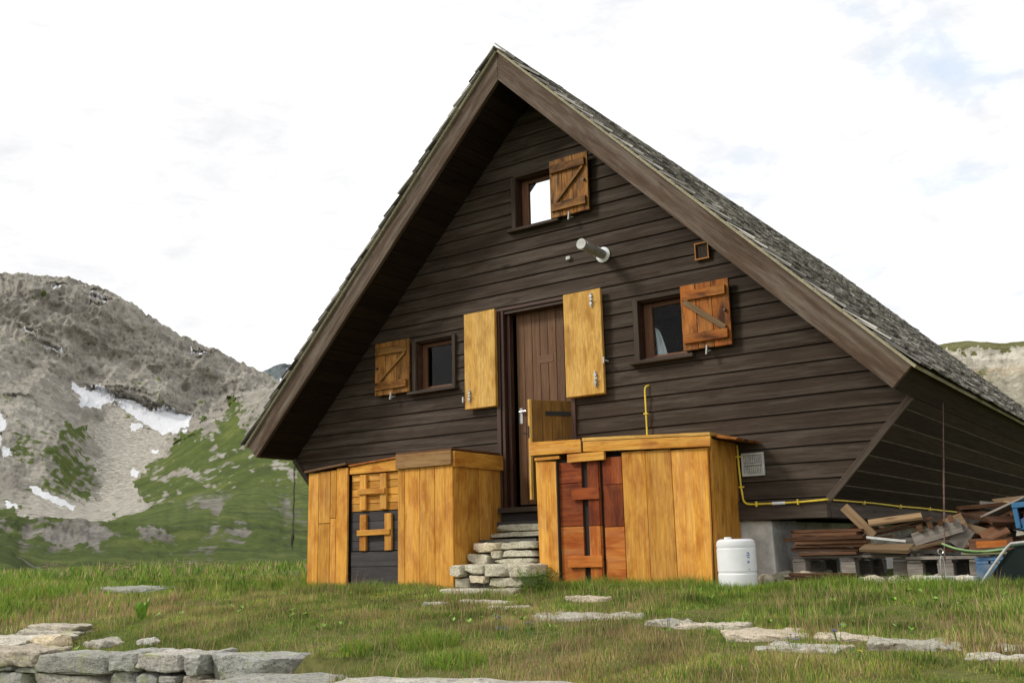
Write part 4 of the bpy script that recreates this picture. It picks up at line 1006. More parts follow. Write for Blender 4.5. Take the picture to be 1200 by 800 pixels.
def scatter(n, x0, x1, y0, y1, hs, ws, pr=1.0):
    x = rng.uniform(x0, x1, n); y = rng.uniform(y0, y1, n)
    keep = np.ones(n, bool)
    keep &= ~((np.abs(x) < 2.75) & (y > -.05)) & ~((x > -2.46) & (x < -.48) & (y > -.78)) & ~((x > .3) & (x < 2.04) & (y > -.56)) & ~((x > 2.3) & (x < 3.3) & (y > -.45)) & ~((x >= 3.3) & (x < 5) & (y > -.36)) & ~((x > -.44) & (x < .47) & (y > -.92)) & ~((x > -.33) & (x < .48) & (y > -1.2)) & ~((x > -.5) & (x < .32) & (y > -.9))
    wl = np.where(x < .95, -4.54 + (x + 1.37) * .2387 + .32, np.where(x < 3.1, -5.19 + (x - .5) * .225 + .47 + .48 * np.clip((1.60 - x) / .15, 0, 1), -9))
    keep &= y > wl
    for (hx, hy, rx, ry, a) in HOLES:
        dx, dy = x - hx, y - hy; u = (dx * math.cos(a) + dy * math.sin(a)) / rx; v = (-dx * math.sin(a) + dy * math.cos(a)) / ry
        edge = 1 + .35 * np.sin(5 * np.arctan2(v, u) + hx * 9)
        keep &= (u * u + v * v) > edge * .9
    keep &= (x - 2.235) ** 2 + (y + .6) ** 2 > .155 ** 2
    x, y = x[keep], y[keep]; n = len(x)
    a = vnoise(x, y, .55, 1.) ; b = vnoise(x, y, 1.7, 7.); c = vnoise(x, y, 4.2, 13.)
    red = np.clip(.38 + 1.5 * a + 1.0 * b, 0, 1)
    # the strip along the sheds and the lawn right of them is greener
    near = np.clip((y + 1.9) / 1.1, 0, 1) * (x > -3.2); right = np.clip((x - 1.6) / 1.6, 0, 1) * np.clip((y + 3.0), 0, 1)
    tr = np.clip(-(x + 3.2) / 3, 0, 1) * .45
    red = np.clip(red * (1 - .85 * near) * (1 - .8 * right) * (1 - tr), 0, 1)
    low = np.clip((x - .6) / 3., 0, 1) * np.clip((-2.6 - y), 0, 1)
    m = rng.random(n)
    col_ = np.where((m < red * .34)[:, None], RED, np.where((m < red * .62)[:, None], STRAW, np.where((m < .30 + .50 * red + .25 * low)[:, None], OLIVE, GREEN)))
    col_ = np.where((rng.random(n) < np.clip(.28 + c * .8, 0, .6) * (1 - red))[:, None], DEEP, col_)
    col_ = col_ * (rng.uniform(.6, 1.4, n) * np.clip(1 + .7 * vnoise(x, y, 3.1, 31.) + .45 * vnoise(x, y, .9, 51.), .55, 1.5))[:, None]
    h = hs * np.clip(.8 + .7 * b + .7 * c, .3, 2.0) * rng.uniform(.55, 1.25, n)
    h *= np.where(near > .55, 1.25, 1.0)
    w = ws * rng.uniform(.7, 1.3, n)
    return x, y, h, w, col_
parts = [scatter(150000, -2.6, 5.6, -5.3, -2.4, .046, .0034), scatter(115000, -6, 5.2, -2.6, -.3, .054, .0046), scatter(60000, -14, -2.7, -4.5, 2.5, .085, .008), scatter(45000, -42, -2.7, -8, 26, .12, .020), scatter(45000, 2.6, 5.6, -5.7, -3.5, .046, .0034), scatter(9000, 4.2, 7.5, -4, 8, .07, .006)]
X, Y, H_, Wd, C_ = [np.concatenate([p[i] for p in parts]) for i in range(5)]
tag(grass_field('meadow_grass', X, Y, H_, Wd, C_), 'short mixed green and reddish alpine grass around the chalet', 'grass', kind='stuff')
# taller seed stalks and tussocks
x, y, h, w, c = scatter(15000, -7, 5.2, -4.7, -1.0, .13, .0026)
c = np.where(rng.random(len(x))[:, None] < .7, RED * 1.05, STRAW) * rng.uniform(.7, 1.3, len(x))[:, None]
keep = vnoise(x, y, .7, 1.) + .5 * vnoise(x, y, 1.7, 7.) > -.15
tag(grass_field('seed_stalks', x[keep], y[keep], h[keep], w[keep], c[keep], .6), 'thin reddish seed stalks over the grass', 'grass', kind='stuff')
tu = []
for (tx, ty, tr, th_, n) in [(1.55, -3.55, .20, .13, 900), (2.0, -3.85, .18, .10, 700), (1.15, -3.75, .12, .09, 400), (.62, -.95, .26, .13, 700), (.75, -.80, .25, .11, 600), (-2.7, -.75, .2, .13, 400), (1.05, -.72, .35, .14, 1300), (1.45, -.72, .35, .11, 1300), (1.85, -.74, .3, .14, 1200), (-2.3, -.92, .3, .12, 900), (-1.9, -.92, .3, .10, 800), (-1.4, -.92, .4, .13, 1300), (-.85, -.94, .25, .12, 900), (-2.7, -.7, .3, .14, 700), (2.2, -.86, .25, .09, 600),
                           (-4.2, -3.0, .4, .2, 900), (-5.5, -1.9, .7, .22, 1400), (-3.6, -3.6, .3, .15, 600), (-9, -1.5, 1.4, .26, 1800), (-12, 0, 2, .30, 1800), (3.0, -.62, .3, .13, 900), (3.5, -.70, .35, .13, 1000), (4.1, -.72, .3, .12, 900), (2.55, -.8, .2, .09, 350), (3.9, -1.2, .5, .07, 700), (4.6, -.9, .4, .08, 500)]:
    r = tr * np.sqrt(rng.random(n)); a = rng.uniform(0, 2 * np.pi, n); x = tx + r * np.cos(a); y = ty + r * np.sin(a) * .8
    ok = ~((x > -2.47) & (x < -.47) & (y > -.80)) & ~((x > .3) & (x < 2.05) & (y > -.59)) & ~((x > -.45) & (x < .47) & (y > -.97)) & ~((x > -.33) & (x < .45) & (y > -1.2))
    cc = np.where(rng.random(n)[:, None] < .6, GREEN, np.where(rng.random(n)[:, None] < .5, DEEP, OLIVE)) * rng.uniform(.7, 1.35, n)[:, None]
    tu.append((x[ok], y[ok], (th_ * rng.uniform(.4, 1.15, n) * (1 - .4 * r / tr))[ok], (np.full(n, .0042 if tx > -3 else .011))[ok], cc[ok]))
tag(grass_field('grass_tussocks', *[np.concatenate([t[i] for t in tu]) for i in range(5)], lean=.8), 'longer tufts of green grass along the sheds and in the meadow', 'grass', kind='stuff')

# rank grass along the far meadow edge
n = 26000; x = rng.uniform(-34, -9, n); y = rng.uniform(-6, 17, n); k_ = vnoise(x, y, .22, 61.) + .5 * vnoise(x, y, .8, 62.); ok = k_ > .0; x, y, k_ = x[ok], y[ok], k_[ok]; n = len(x)
cc = np.where(rng.random(n)[:, None] < .5, GREEN, np.where(rng.random(n)[:, None] < .5, DEEP, np.where(rng.random(n)[:, None] < .6, STRAW, RED))) * rng.uniform(.6, 1.3, n)[:, None]
tag(grass_field('rank_grass', x, y, .10 + .36 * k_ * rng.uniform(.4, 1.2, n), np.full(n, .026), cc, .5), 'rank uneven grass on the far edge of the meadow', 'grass', kind='stuff')

# flowers -----------------------------------------------------------------
def flower_plant(name, x, y, n, r, h, petal, label, cat, group=None, leaves=40, ps=.010, leafmat='leaf'):
    z = ground_z(x, y); o = empty(name, (x, y, z), label, cat, group)
    s = MB(); f = MB()
    for i in range(n):
        a = random.uniform(0, 6.3); q = r * math.sqrt(random.random()); px, py = x + q * math.cos(a), y + q * math.sin(a) * .7
        hh = h * random.uniform(.65, 1.05)
        s.tube([(x + (px - x) * .5, y + (py - y) * .5, z), (px, py, z + hh)], .0018, 4)
        for k in range(5):
            b = k * 1.257 + a; c = Vector((px, py, z + hh)); d = Vector((math.cos(b), math.sin(b), .35)) * ps; e = Vector((-math.sin(b), math.cos(b), 0)) * ps * .45
            f.add([c, c + d * .6 + e, c + d * 1.2, c + d * .6 - e], [(0, 1, 2, 3)], [(0, 0, 0)] * 4)
    for i in range(leaves):
        a = random.uniform(0, 6.3); q = r * random.random() * 1.1; c = Vector((x + q * math.cos(a), y + q * math.sin(a) * .7, z + h * random.uniform(.1, .8)))
        d = Vector((math.cos(a), math.sin(a), random.uniform(-.2, .6))) * random.uniform(.02, .035); e = Vector((-math.sin(a), math.cos(a), 0)) * .008
        s.add([c, c + d * .5 + e, c + d, c + d * .5 - e], [(0, 1, 2, 3)], [(0, 0, 0)] * 4)
    s.build('stems', M[leafmat], o); f.build('petals', M[petal], o)
flower_plant('flowering_plant', .62, -1.02, 60, .22, .20, 'petal_y', 'bushy green plant with small yellow flowers at the right foot of the steps', 'plant', leaves=520, ps=.010)
flower_plant('flowering_plant', -.05, -2.25, 9, .10, .13, 'petal_y', 'loose yellow flowers in the grass in front of the steps', 'plant', leaves=14, ps=.011)
flower_plant('flowering_plant', 4.0, -3.55, 3, .05, .07, 'petal_y', 'little yellow flowers in the grass at the lower right', 'plant', leaves=8, ps=.010)
for (x, y, lb) in ((1.62, -2.95, 'violet flower left of the other violet ones in the middle foreground'), (1.98, -3.12, 'violet flower cluster in the middle foreground'), (1.90, -3.30, 'violet flower nearest the terrace wall'), (2.78, -2.95, 'pale violet flower below the narrow flat flagstone'), (3.78, -3.02, 'violet flower standing between the flagstones'), (3.66, -3.32, 'deep violet flower in front of the low flagstone')):
    flower_plant('wildflower', x, y, 5, .035, .085, 'petal_p', lb, 'wildflower', 'violet flowers in the grass', leaves=8, ps=.010)
for (x, y, lb) in ((-10.5, .9, 'pink flowers at the left end of the far meadow edge'), (-9.5, 1.6, 'middle patch of pink flowers on the far meadow edge'), (-8.4, 2.1, 'pink flowers nearest the chalet on the far meadow edge')):
    flower_plant('wildflower', x, y, 22, .45, .26, 'petal_k', lb, 'wildflower', 'pink flowers on the meadow edge', leaves=60, ps=.035)
mb = MB(); wr = random.Random(3)
for i in range(420):
    x = wr.uniform(-2.2, 5.3); y = wr.uniform(-5.0, -.75)
    if noise.noise(Vector((x * 1.3, y * 1.3, 71))) < .05 or y < WX(x) + .5 or (x > .9 and y < LX(x) + .7): continue
    if any(((x - h[0]) / (h[2] + .05)) ** 2 + ((y - h[1]) / (h[3] + .05)) ** 2 < 1.4 for h in HOLES) or (x < .3 and x > -.7 and y > -1.3): continue
    z = ground_z(x, y); 
    for k in range(wr.randint(4, 7)):
        a = wr.uniform(0, 6.28); L = wr.uniform(.02, .045); c = Vector((x, y, z + .012)); d = Vector((math.cos(a), math.sin(a), wr.uniform(.4, 1.3))).normalized() * L; e = Vector((-math.sin(a), math.cos(a), 0)) * L * .28
        mb.add([c, c + d * .55 + e, c + d, c + d * .55 - e], [(0, 1, 2, 3)], [(0, 0, 0)] * 4)
tag(mb.build('meadow_weeds', M['brightleaf']), 'scattered small leafy weeds in the turf', 'weeds', kind='stuff')
# broad-leaved plant
o = empty('broad_leaf_plant', (-2.0, -3.05, ground_z(-2, -3.05)), 'bright green broad leaved plant behind the left end of the wall', 'plant')
mb = MB()
for i in range(7):
    a = i * .9 + .3; z0 = ground_z(-2, -3.05); L = random.uniform(.13, .19); P = []
    for k in range(6):
        t = k / 5; c = Vector((-2 + math.cos(a) * .06 * t, -3.05 + math.sin(a) * .06 * t, z0 + L * t)); wd = .035 * math.sin(math.pi * min(.98, t * .9 + .08))
        e = Vector((-math.sin(a), math.cos(a), 0)) * wd; P += [c - e, c + e]
    mb.add(P, [(2 * k, 2 * k + 1, 2 * k + 3, 2 * k + 2) for k in range(5)], P)
mb.build('leaves', M['brightleaf'], o, smooth=True)

# ------------------------------------------------------------------ mountains
BX = [-260, -150, 0, 60, 120, 180, 240, 300, 350, 450, 600, 800, 1000, 1085, 1140, 1200, 1300, 1500, 1900]
BB = [-74.5, -69.1, -63.3, -60.85, -58.3, -55.7, -52.95, -50.15, -47.8, -42.97, -35.45, -25.6, -16.3, -12.4, -10.1, -7.7, -3.9, 3.5, 17.]
EYE = Vector((5.44, -8.12, .51))
def survey(pxs, rows, res_x, res_rows, fn_rock, name, mat, amp=1.0, masks=None, seed=0., warp=1.):
    """heightfield by bearing and distance: rows = [(distance, [elevation mark per column])]"""
    cols = np.array([c for c in pxs], float); D = np.array([r[0] for r in rows], float); T_ = np.array([r[1] for r in rows], float)
    px = np.arange(cols[0], cols[-1] + .1, res_x)
    # smooth interpolation along columns
    def cub(xq, xs, ys):
        i = np.clip(np.searchsorted(xs, xq) - 1, 0, len(xs) - 2); h = xs[i + 1] - xs[i]; t = (xq - xs[i]) / h
        m = np.gradient(ys, xs, axis=0); 
        if ys.ndim > 1: t = t[:, None]; h = h[:, None]
        return (2 * t ** 3 - 3 * t ** 2 + 1) * ys[i] + (t ** 3 - 2 * t ** 2 + t) * h * m[i] + (-2 * t ** 3 + 3 * t ** 2) * ys[i + 1] + (t ** 3 - t ** 2) * h * m[i + 1]
    Tx = cub(px, cols, T_.T).T                      # rows x px
    # row parameter spread by how much each step climbs
    seglen = np.abs(np.diff(T_, axis=0)).mean(1) + 4; cnt = np.maximum(3, (seglen / seglen.sum() * res_rows).astype(int))
    q = np.concatenate([i + np.arange(c) / c for i, c in enumerate(cnt)] + [np.array([len(D) - 1.])])
    i = np.clip(q.astype(int), 0, len(D) - 2); t = (q - i)[:, None]
    Dd = np.exp(np.log(D[i]) * (1 - t[:, 0]) + np.log(D[i + 1]) * t[:, 0])
    Yy = Tx[i] * (1 - t) + Tx[i + 1] * t
    nr, nc = Yy.shape; V = np.zeros((nr * nc, 3), np.float32); mk = np.zeros((nr * nc, 4), np.float32)
    bear = np.radians(np.interp(px, BX, BB)); hor = 659 - .0232 * px
    idx = 0; cache = {}
    for r in range(nr):
        d0 = Dd[r]
        for c in range(nc):
            ys_ = Yy[r, c]; pxc = px[c]
            el = math.radians((hor[c] - ys_) * .0437); key = (int(pxc / 2.5), int(ys_ / 2.5), int(d0 / 12))
            rock = cache.get(key)
            if rock is None:
                rock = .4 * fn_rock(pxc, ys_, d0) + .15 * (fn_rock(pxc + 9, ys_, d0) + fn_rock(pxc - 9, ys_, d0) + fn_rock(pxc, ys_ + 8, d0) + fn_rock(pxc, ys_ - 8, d0)); cache[key] = rock
            b = bear[c]; sx_, cy_ = math.sin(b), math.cos(b); z = d0 * math.tan(el); X_ = d0 * sx_; Y_ = d0 * cy_
            S = d0 / 1000.
            v1 = Vector((X_ / (70 * S), Y_ / (70 * S), z / (60 * S) + seed)); 
            n1 = noise.noise(v1); n2 = noise.noise(v1 * 2.7); n3 = noise.noise(v1 * 7.1)
            lat = b * 1000.; vv = z / S; n5 = noise.noise(v1 * 15); n6 = noise.noise(v1 * 31)
            n4 = noise.noise(Vector((lat / 60 - vv / 75, vv / 130 + lat / 260, seed))); n7 = noise.noise(Vector((lat / 120 + vv / 300, vv / 13 + lat / 34, seed + 2)))
            A = amp * S; rib = 1 - 2 * abs(n4); r2 = 1 - 2 * abs(n2); r3 = 1 - 2 * abs(n3)
            dd = -A * rock * (rib * 15 + n1 * 16 + r2 * 6.5 + n7 * 9 + r3 * 3.6 + n5 * 3.5 + n6 * 2.2)
            dz = A * (n1 * 5 * (.35 + .65 * rock) + n2 * 2.2 * (.35 + .65 * rock) + n3 * (.7 + .6 * rock) + rock * (n5 * 1.1 + n6 * .7 + r2 * 1.2 + r3 * .4))
            if masks:
                wp = warp * 1.5
                mk[idx] = masks(pxc + (n1 * 10 + n2 * 8 + n3 * 7 + n6 * 4) * wp, ys_ + (n7 * 5 + n3 * 6 + n5 * 6 + n6 * 3 + n2 * 5) * wp, d0, n1, n2, n3, n5, rock, pxc, ys_)
            V[idx] = (EYE.x + (d0 + dd) * sx_, EYE.y + (d0 + dd) * cy_, EYE.z + z + dz)
            # * 5 + n3 * 7 + n5 * 5 + n1 * 4) * warp, ys_ + (n4 * 6 + n3 * 6 - n5 * 5 + n1 * 3) * warp, d0, n1, n2, n3, n5, rock)
            idx += 1
    ii = (np.arange(nr - 1)[:, None] * nc + np.arange(nc - 1)[None, :]).ravel()
    F = np.stack([ii, ii + 1, ii + nc + 1, ii + nc], 1)
    me = bpy.data.meshes.new(name); me.from_pydata(V.tolist(), [], F.tolist())
    me.polygons.foreach_set('use_smooth', [True] * len(F)); me.set_sharp_from_angle(angle=R_(55))
    a = me.attributes.new('cover', 'FLOAT_COLOR', 'POINT'); a.data.foreach_set('color', mk.ravel())
    me.materials.append(mat); o = bpy.data.objects.new(name, me); col.objects.link(o); return o

def mountmat(name, ra, rb, rc, ga, gb, gd, sc_=1.0, strata=.5, bands=None):
    m, nt, p = newmat(name); N = NT(nt)
    g = N.n('ShaderNodeNewGeometry'); pos = g.outputs['Position']
    cov = N.n('ShaderNodeSeparateColor'); N.l(N.attr('cover').outputs['Color'], cov.inputs[0])
    n1 = N.noise(pos, .010 * sc_, 10, .72, .5); n2 = N.noise(N.mapping(pos, (1, 1, 2.6)), .045 * sc_, 9, .75); n3 = N.noise(N.mapping(pos, (1, 1, .35)), .11 * sc_, 7, .7)
    rock = N.ramp(n1, [(.33, ra), (.5, rb), (.66, rc)])
    rock = N.mix(N.mul(N.f(n2, .50, .62), .55), rock, tuple(x * .55 for x in ra))
    rock = N.mix(N.mul(N.f(n3, .52, .66), strata), rock, tuple(min(1, x * 1.25) for x in rc))
    if bands:
        sp = N.n('ShaderNodeSeparateXYZ'); N.l(pos, sp.inputs[0])
        zz_ = N.mul(N.mul(sp.outputs[2], 1 / 140.), N.mul(N.mul(n1, -.5, 'ADD'), .10), 'ADD')
        bc_ = N.ramp(zz_, bands); fade = N.f(N.noise(N.mapping(pos, (1, 1, .22)), .16, 7, .7), .40, .62)
        rock = N.mix(N.mul(fade, .85), rock, bc_)
    st_ = N.noise(N.mapping(pos, (.25, .25, 2.4)), .05 * sc_, 8, .72, .8)
    rock = N.mix(N.mul(N.f(st_, .52, .60), .35), rock, tuple(x * .6 for x in rb))
    scree = N.ramp(N.noise(pos, .22 * sc_, 8, .8), [(.38, tuple(x * .55 for x in rb)), (.6, tuple(x * 1.35 for x in rc))])
    rock = N.mix(cov.outputs[2], rock, scree)
    gn = N.noise(pos, .03 * sc_, 9, .72, .4); gn2 = N.noise(pos, .25 * sc_, 6, .75)
    grass = N.ramp(gn, [(.34, gd), (.5, ga), (.66, gb)])
    grass = N.mix(N.mul(N.f(gn2, .5, .68), .5), grass, tuple(x * .55 for x in gd))
    gm = N.mul(N.mul(cov.outputs[0], 1.0), N.mul(N.mul(N.noise(pos, .05 * sc_, 8, .75), -.5, 'ADD'), 2.2), 'ADD')
    base = N.mix(N.f(gm, .42, .58), rock, grass)
    sn = N.mul(cov.outputs[1], N.mul(N.mul(N.noise(pos, .09 * sc_, 6, .7), -.5, 'ADD'), .9), 'ADD')
    base = N.mix(N.f(sn, .47, .53), base, (.80, .81, .84))
    N.l(base, p.inputs['Base Color']); p.inputs['Roughness'].default_value = .95; p.inputs['Specular IOR Level'].default_value = .1
    N.bump(N.mix(.35, N.mix(.5, n2, n3), gn2), 1.0, 9.0 / sc_, p)
    return m
M['mount'] = mountmat('alpine_rock', (.225, .207, .178), (.34, .315, .27), (.47, .44, .38), (.095, .130, .030), (.165, .195, .050), (.070, .092, .028))
M['hills'] = mountmat('alpine_turf', (.12, .11, .09), (.20, .185, .155), (.30, .28, .25), (.085, .118, .026), (.160, .180, .050), (.052, .066, .022), 3.2)
M['cliff'] = mountmat('pale_limestone', (.26, .235, .18), (.40, .37, .29), (.58, .54, .44), (.14, .14, .05), (.20, .19, .08), (.09, .10, .04), 1.6, .8, [(.0, (.22, .21, .15)), (.63, (.30, .27, .19)), (.675, (.50, .36, .20)), (.70, (.74, .66, .54)), (.76, (.80, .75, .66)), (.80, (.45, .42, .33))])
M['farpeak'] = mountmat('hazed_far_rock', (.13, .15, .15), (.17, .20, .21), (.23, .26, .28), (.10, .14, .12), (.13, .17, .14), (.09, .12, .11), .5)  # blue-grey tones, distance haze mixed into the rock and grass colours

def inpoly(x, y, P):
    c = False; j = len(P) - 1
    for i in range(len(P)):
        if (P[i][1] > y) != (P[j][1] > y) and x < (P[j][0] - P[i][0]) * (y - P[i][1]) / (P[j][1] - P[i][1]) + P[i][0]: c = not c
        j = i
    return c
Z = lambda P: [(a / 2.581, 310 + b / 2.581) for a, b in P]
SNOW = [Z([(208, 340), (245, 360), (300, 360), (345, 380), (420, 405), (465, 425), (520, 420), (588, 440), (560, 470), (530, 492), (500, 499), (465, 477), (430, 457), (395, 432), (350, 395), (320, 402), (290, 422), (240, 424), (245, 390), (215, 365)]),
        Z([(398, 472), (440, 466), (442, 480), (405, 494)]), Z([(120, 240), (150, 246), (174, 258), (160, 265), (130, 252)]), Z([(100, 655), (150, 675), (245, 728), (235, 738), (180, 718), (110, 685)]),
        Z([(-60, 450), (20, 462), (34, 495), (25, 512), (-60, 520)]), Z([(-60, 520), (15, 518), (18, 548), (-60, 560)]), Z([(24, 560), (50, 566), (52, 590), (28, 590)]), Z([(404, 606), (430, 612), (420, 630), (404, 626)]),
        Z([(570, 228), (612, 238), (608, 246), (570, 238)]), Z([(248, 84), (300, 92), (290, 102), (255, 98)]), Z([(40, 718), (74, 724), (70, 735), (42, 732)]), Z([(455, 535), (482, 535), (478, 543), (455, 545)]), Z([(545, 490), (572, 488), (570, 497), (548, 498)]), Z([(60, 205), (95, 215), (90, 222), (62, 214)]), Z([(135, 60), (160, 62), (158, 68), (136, 68)])]
BOX = [(min(p[0] for p in P), max(p[0] for p in P), min(p[1] for p in P), max(p[1] for p in P)) for P in SNOW]
def in_any(x, y):
    for P, B in zip(SNOW, BOX):
        if B[0] <= x <= B[1] and B[2] <= y <= B[3] and inpoly(x, y, P): return 1.
    return 0.
SPUR = Z([(410, 650), (480, 560), (590, 500), (660, 440), (700, 385), (760, 345), (1000, 330), (1200, 330), (1200, 900), (420, 900), (480, 740)])
SPURROCK = Z([(740, 350), (800, 335), (850, 345), (860, 420), (800, 470), (765, 500), (735, 450), (712, 420)])
SCREE = Z([(290, 450), (350, 400), (500, 500), (540, 500), (470, 560), (410, 650), (470, 730), (470, 760), (260, 790), (60, 780), (110, 690), (300, 700), (270, 560)])
def mk_mount(x, y, d, n1, n2, n3, n4, rock, x0, y0):
    g = .12 + .35 * max(0, n1)
    if inpoly(x, y, SPUR): g = .84 + .5 * n2 + .3 * n3 - .10 * max(0, (240 - x) / 60)
    if inpoly(x, y, SPURROCK): g = .28 + .3 * n2
    if y > 590: g = .75 + .5 * n2
    if 25 < x < 110 and 500 < y < 600: g = .45 + .5 * n2     # greenish left buttress foot
    s = 1. if inpoly(x, y, SCREE) else 0.
    if s: g = .12 + .3 * n1
    return (min(1, max(0, g + .35 * n4)), in_any(.65 * x0 + .35 * x, .65 * y0 + .35 * y), s, 1)
def rk_mount(x, y, d):
    if inpoly(x, y, SPURROCK): return .9
    if inpoly(x, y, SPUR): return .12
    if inpoly(x, y, SCREE): return .12
    if in_any(x, y): return .05
    if y > 600: return .3
    if y > 470 and x < 200: return .55
    return 1.0
cols = [-260, -150, 0, 60, 120, 180, 240, 300, 350, 480, 640]
rows = [(420, [640, 640, 640, 640, 640, 640, 640, 640, 640, 640, 640]),
        (500, [600, 600, 600, 602, 606, 600, 590, 570, 565, 560, 560]),
        (600, [585, 580, 588, 592, 600, 585, 560, 535, 525, 520, 520]),
        (720, [560, 555, 570, 575, 590, 570, 528, 490, 470, 470, 480]),
        (800, [530, 525, 535, 545, 575, 555, 505, 458, 446, 455, 470]),
        (880, [500, 495, 500, 510, 550, 540, 500, 447, 436, 448, 465]),
        (1000, [470, 465, 468, 480, 520, 520, 494, 455, 440, 450, 465]),
        (1120, [440, 438, 445, 452, 488, 503, 488, 452, 442, 452, 465]),
        (1220, [415, 415, 425, 436, 455, 470, 478, 448, 440, 452, 465]),
        (1290, [380, 380, 388, 392, 405, 432, 452, 440, 438, 452, 465]),
        (1330, [345, 345, 348, 346, 362, 388, 420, 432, 438, 452, 465]),
        (1400, [325, 325, 326, 323, 337, 362, 394, 420, 436, 452, 465]),
        (1520, [335, 330, 330, 327, 342, 368, 400, 426, 440, 455, 468]),
        (1900, [380, 380, 380, 380, 385, 400, 430, 450, 460, 470, 480])]
tag(survey(cols, rows, 1.0, 430, rk_mount, 'rocky_mountain', M['mount'], 1.0, mk_mount), kind='structure')
# green foothills
def bump1(x, a, b, w): return max(0., min(1., (x - a) / w)) * max(0., min(1., (b - x) / w))
def outcrop(x, y, d):
    k = max(bump1(x, -80, 40, 18), bump1(x, 48, 135, 25)) * bump1(y, 600, 640, 12) * bump1(d, 115, 210, 20)
    return max(k, .8 * bump1(x, 165, 205, 12) * bump1(y, 612, 640, 8) * bump1(d, 110, 210, 20))
def rk_hill(x, y, d): return .10 + .35 * outcrop(x, y, d)
def mk_hill(x, y, d, n1, n2, n3, n4, rock, x0, y0):
    g = .86 + .55 * n2 + .35 * n3 + .2 * n4 - .75 * outcrop(x, y, d) * (.8 + .9 * n3) - .35 * bump1(x, 220, 290, 25) * bump1(y, 570, 600, 10)
    return (min(1, max(0, g)), 0., 0., 1)
rows = [(46, [676] * 11), (60, [664, 655, 655, 668, 670, 670, 668, 668, 668, 668, 668]), (75, [645, 640, 634, 660, 667, 668, 664, 664, 664, 664, 664]),
        (90, [650, 645, 640, 662, 666, 668, 663, 662, 662, 662, 662]), (125, [650, 645, 640, 648, 652, 654, 656, 656, 656, 656, 656]),
        (150, [620, 615, 622, 632, 636, 640, 640, 645, 645, 645, 645]), (172, [605, 602, 601, 610, 606, 613, 618, 625, 628, 630, 630]),
        (200, [606, 604, 604, 613, 609, 611, 604, 606, 610, 612, 612]), (290, [612, 612, 612, 618, 612, 603, 592, 586, 584, 584, 584]),
        (400, [615, 615, 615, 618, 610, 596, 578, 565, 560, 560, 560]), (480, [640] * 11)]
tag(survey(cols, rows, 1.6, 260, rk_hill, 'green_hills', M['hills'], 2.8, mk_hill, 5.), kind='structure')
# far peak
rows = [(2600, [520, 520, 510, 505]), (3300, [470, 450, 440, 470]), (3500, [440, 411, 412, 450]), (3700, [450, 425, 425, 460])]
def mk_far(x, y, d, n1, n2, n3, n4, rock, x0, y0): return (.3 + .3 * n1, 1. if (308 < x < 340 and 430 < y < 447) or (x > 343 and 410 < y < 420) else 0., 0, 1)
cf = [270, 328, 355, 420]
rows = [(2600, [560, 560, 560, 560]), (3200, [470, 452, 450, 470]), (3400, [452, 432, 428, 455]), (3520, [441, 409, 410, 450]), (3700, [450, 425, 425, 460])]
tag(survey([270, 330, 352, 460], rows, 1.0, 150, lambda x, y, d: .55, 'far_peak', M['farpeak'], 1.0, mk_far, 9.), kind='structure')
# pale cliff to the right
def mk_cliff(x, y, d, n1, n2, n3, n4, rock, x0, y0):
    g = .05 + .2 * n1
    if y < 409 + 6 * n2: g = .9
    if 432 < y: g = .36 + .6 * n2
    return (min(1, max(0, g)), 0., 0., 1)
rows = [(330, [650] * 7), (430, [560, 560, 560, 565, 560, 560, 560]), (520, [500, 500, 505, 505, 500, 500, 500]), (590, [455, 462, 466, 470, 466, 466, 466]), (620, [428, 432, 436, 438, 436, 436, 436]),
        (632, [418, 424, 425, 428, 426, 426, 426]), (645, [402, 408, 409, 407, 411, 412, 410]), (690, [398, 401, 401, 397, 402, 401, 400]), (800, [405, 405, 405, 402, 404, 405, 405]), (1000, [430] * 7)]
rows = [(d_, [650] + [640 - (640 - v_[0]) * .45] + list(v_) + [640 - (640 - v_[-1]) * .5, 650]) for d_, v_ in rows]
tag(survey([620, 780, 900, 1000, 1085, 1135, 1180, 1230, 1500, 1700, 1880], rows, 1.3, 260, lambda x, y, d: .25 if y < 408 else .9, 'limestone_cliff', M['cliff'], .55, mk_cliff, 21.), kind='structure')

# ------------------------------------------------------------------ camera, light, sky
cd = bpy.data.cameras.new('camera'); cam = bpy.data.objects.new('camera', cd); col.objects.link(cam); sc.camera = cam
r = Vector((0.8122979, 0.5828001, -0.0227187)); u = Vector((0.1393811, -0.1561488, 0.9778499)); b = Vector((0.5663435, -0.7974720, -0.2080706))
m4 = Matrix((r, u, b)).transposed().to_4x4(); m4.translation = Vector((5.4419, -8.1214, .5099)); cam.matrix_world = m4
cd.sensor_width = 36; cd.lens = 34.5676; cd.clip_end = 9000; cd.clip_start = .05

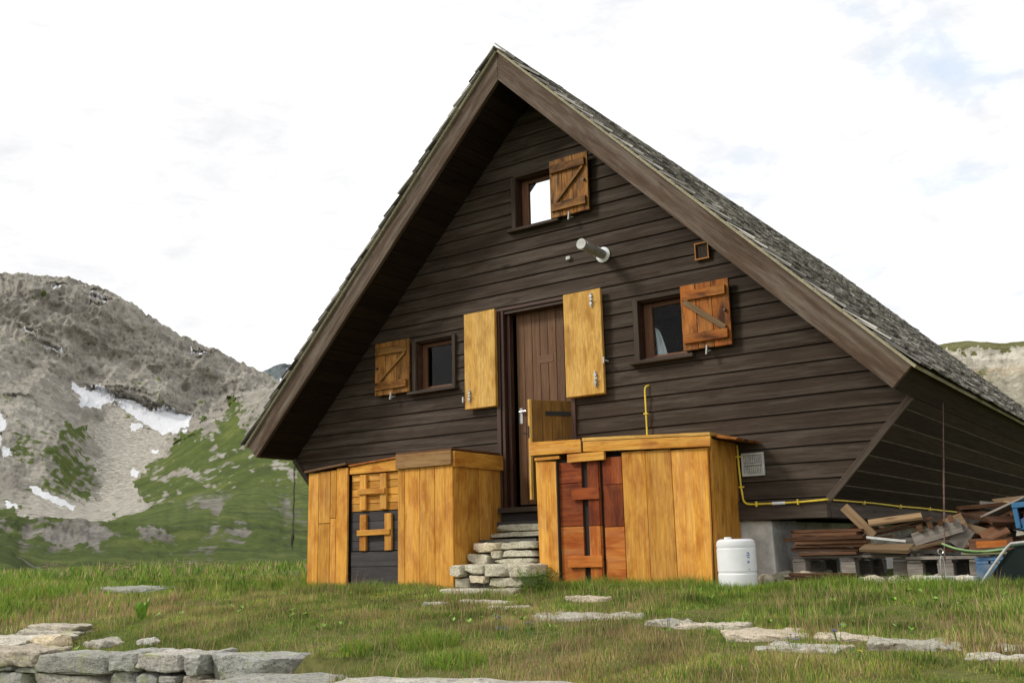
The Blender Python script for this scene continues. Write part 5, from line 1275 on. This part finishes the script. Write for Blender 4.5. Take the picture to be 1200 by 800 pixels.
SUN = Vector((-.62, -.66, .72)).normalized()
ld = bpy.data.lights.new('sun', 'SUN'); ld.energy = 2.3; ld.angle = R_(13); ld.color = (1, .95, .87)
lo = bpy.data.objects.new('sun', ld); col.objects.link(lo); lo.rotation_euler = (-SUN).to_track_quat('-Z', 'Y').to_euler()
wd = bpy.data.worlds.new('World'); sc.world = wd; wd.use_nodes = True; nt = wd.node_tree
for n in list(nt.nodes): nt.nodes.remove(n)
N = NT(nt); out = N.n('ShaderNodeOutputWorld'); bg = N.n('ShaderNodeBackground'); N.l(bg.outputs[0], out.inputs[0])
sk = N.n('ShaderNodeTexSky'); sk.sky_type = 'NISHITA'; sk.sun_disc = False; sk.sun_elevation = math.asin(SUN.z); sk.sun_rotation = math.atan2(SUN.x, SUN.y); sk.altitude = 2000; sk.air_density = 1.0; sk.dust_density = 2.0
tc = N.n('ShaderNodeTexCoord').outputs['Generated']
cm_ = N.mapping(tc, (1, 1, 2.2))
c1 = N.noise(cm_, 2.6, 9, .62, .3); c2 = N.noise(N.mapping(tc, (1, 1, 2.6)), 13, 7, .62, .3)
# thin blue gaps only towards the right of the view, as a property of the sky's direction
dp = N.n('ShaderNodeVectorMath', operation='DOT_PRODUCT'); N.l(tc, dp.inputs[0]); dp.inputs[1].default_value = Vector((-.13, .88, .42)).normalized()
side = N.f(dp.outputs['Value'], .90, 1.0)
cover = N.f(c1, .30, .50)
gap = N.mul(N.mul(N.mul(cover, -1), 1.0, 'ADD'), side)
gap2 = N.mul(N.mul(N.f(c2, .48, .64), side), .5)
cloud = N.ramp(N.mix(.45, c1, c2), [(.34, (7.7, 7.8, 8.0)), (.45, (9.1, 9.1, 9.2)), (.52, (11.5, 11.5, 11.4)), (.62, (13.5, 13.4, 13.2))])
blue = N.mix(.08, (6.6, 8.0, 9.9), sk.outputs[0])
fin = N.mix(N.mul(gap, gap2, 'MAXIMUM'), cloud, blue)
N.l(fin, bg.inputs[0]); bg.inputs[1].default_value = .10
vs = sc.view_settings; vs.view_transform = 'Standard'; vs.look = 'None'; vs.gamma = 1; vs.use_curve_mapping = False; vs.exposure = .12
sc.render.engine = 'CYCLES'; sc.cycles.max_bounces = 6; sc.cycles.use_denoising = True
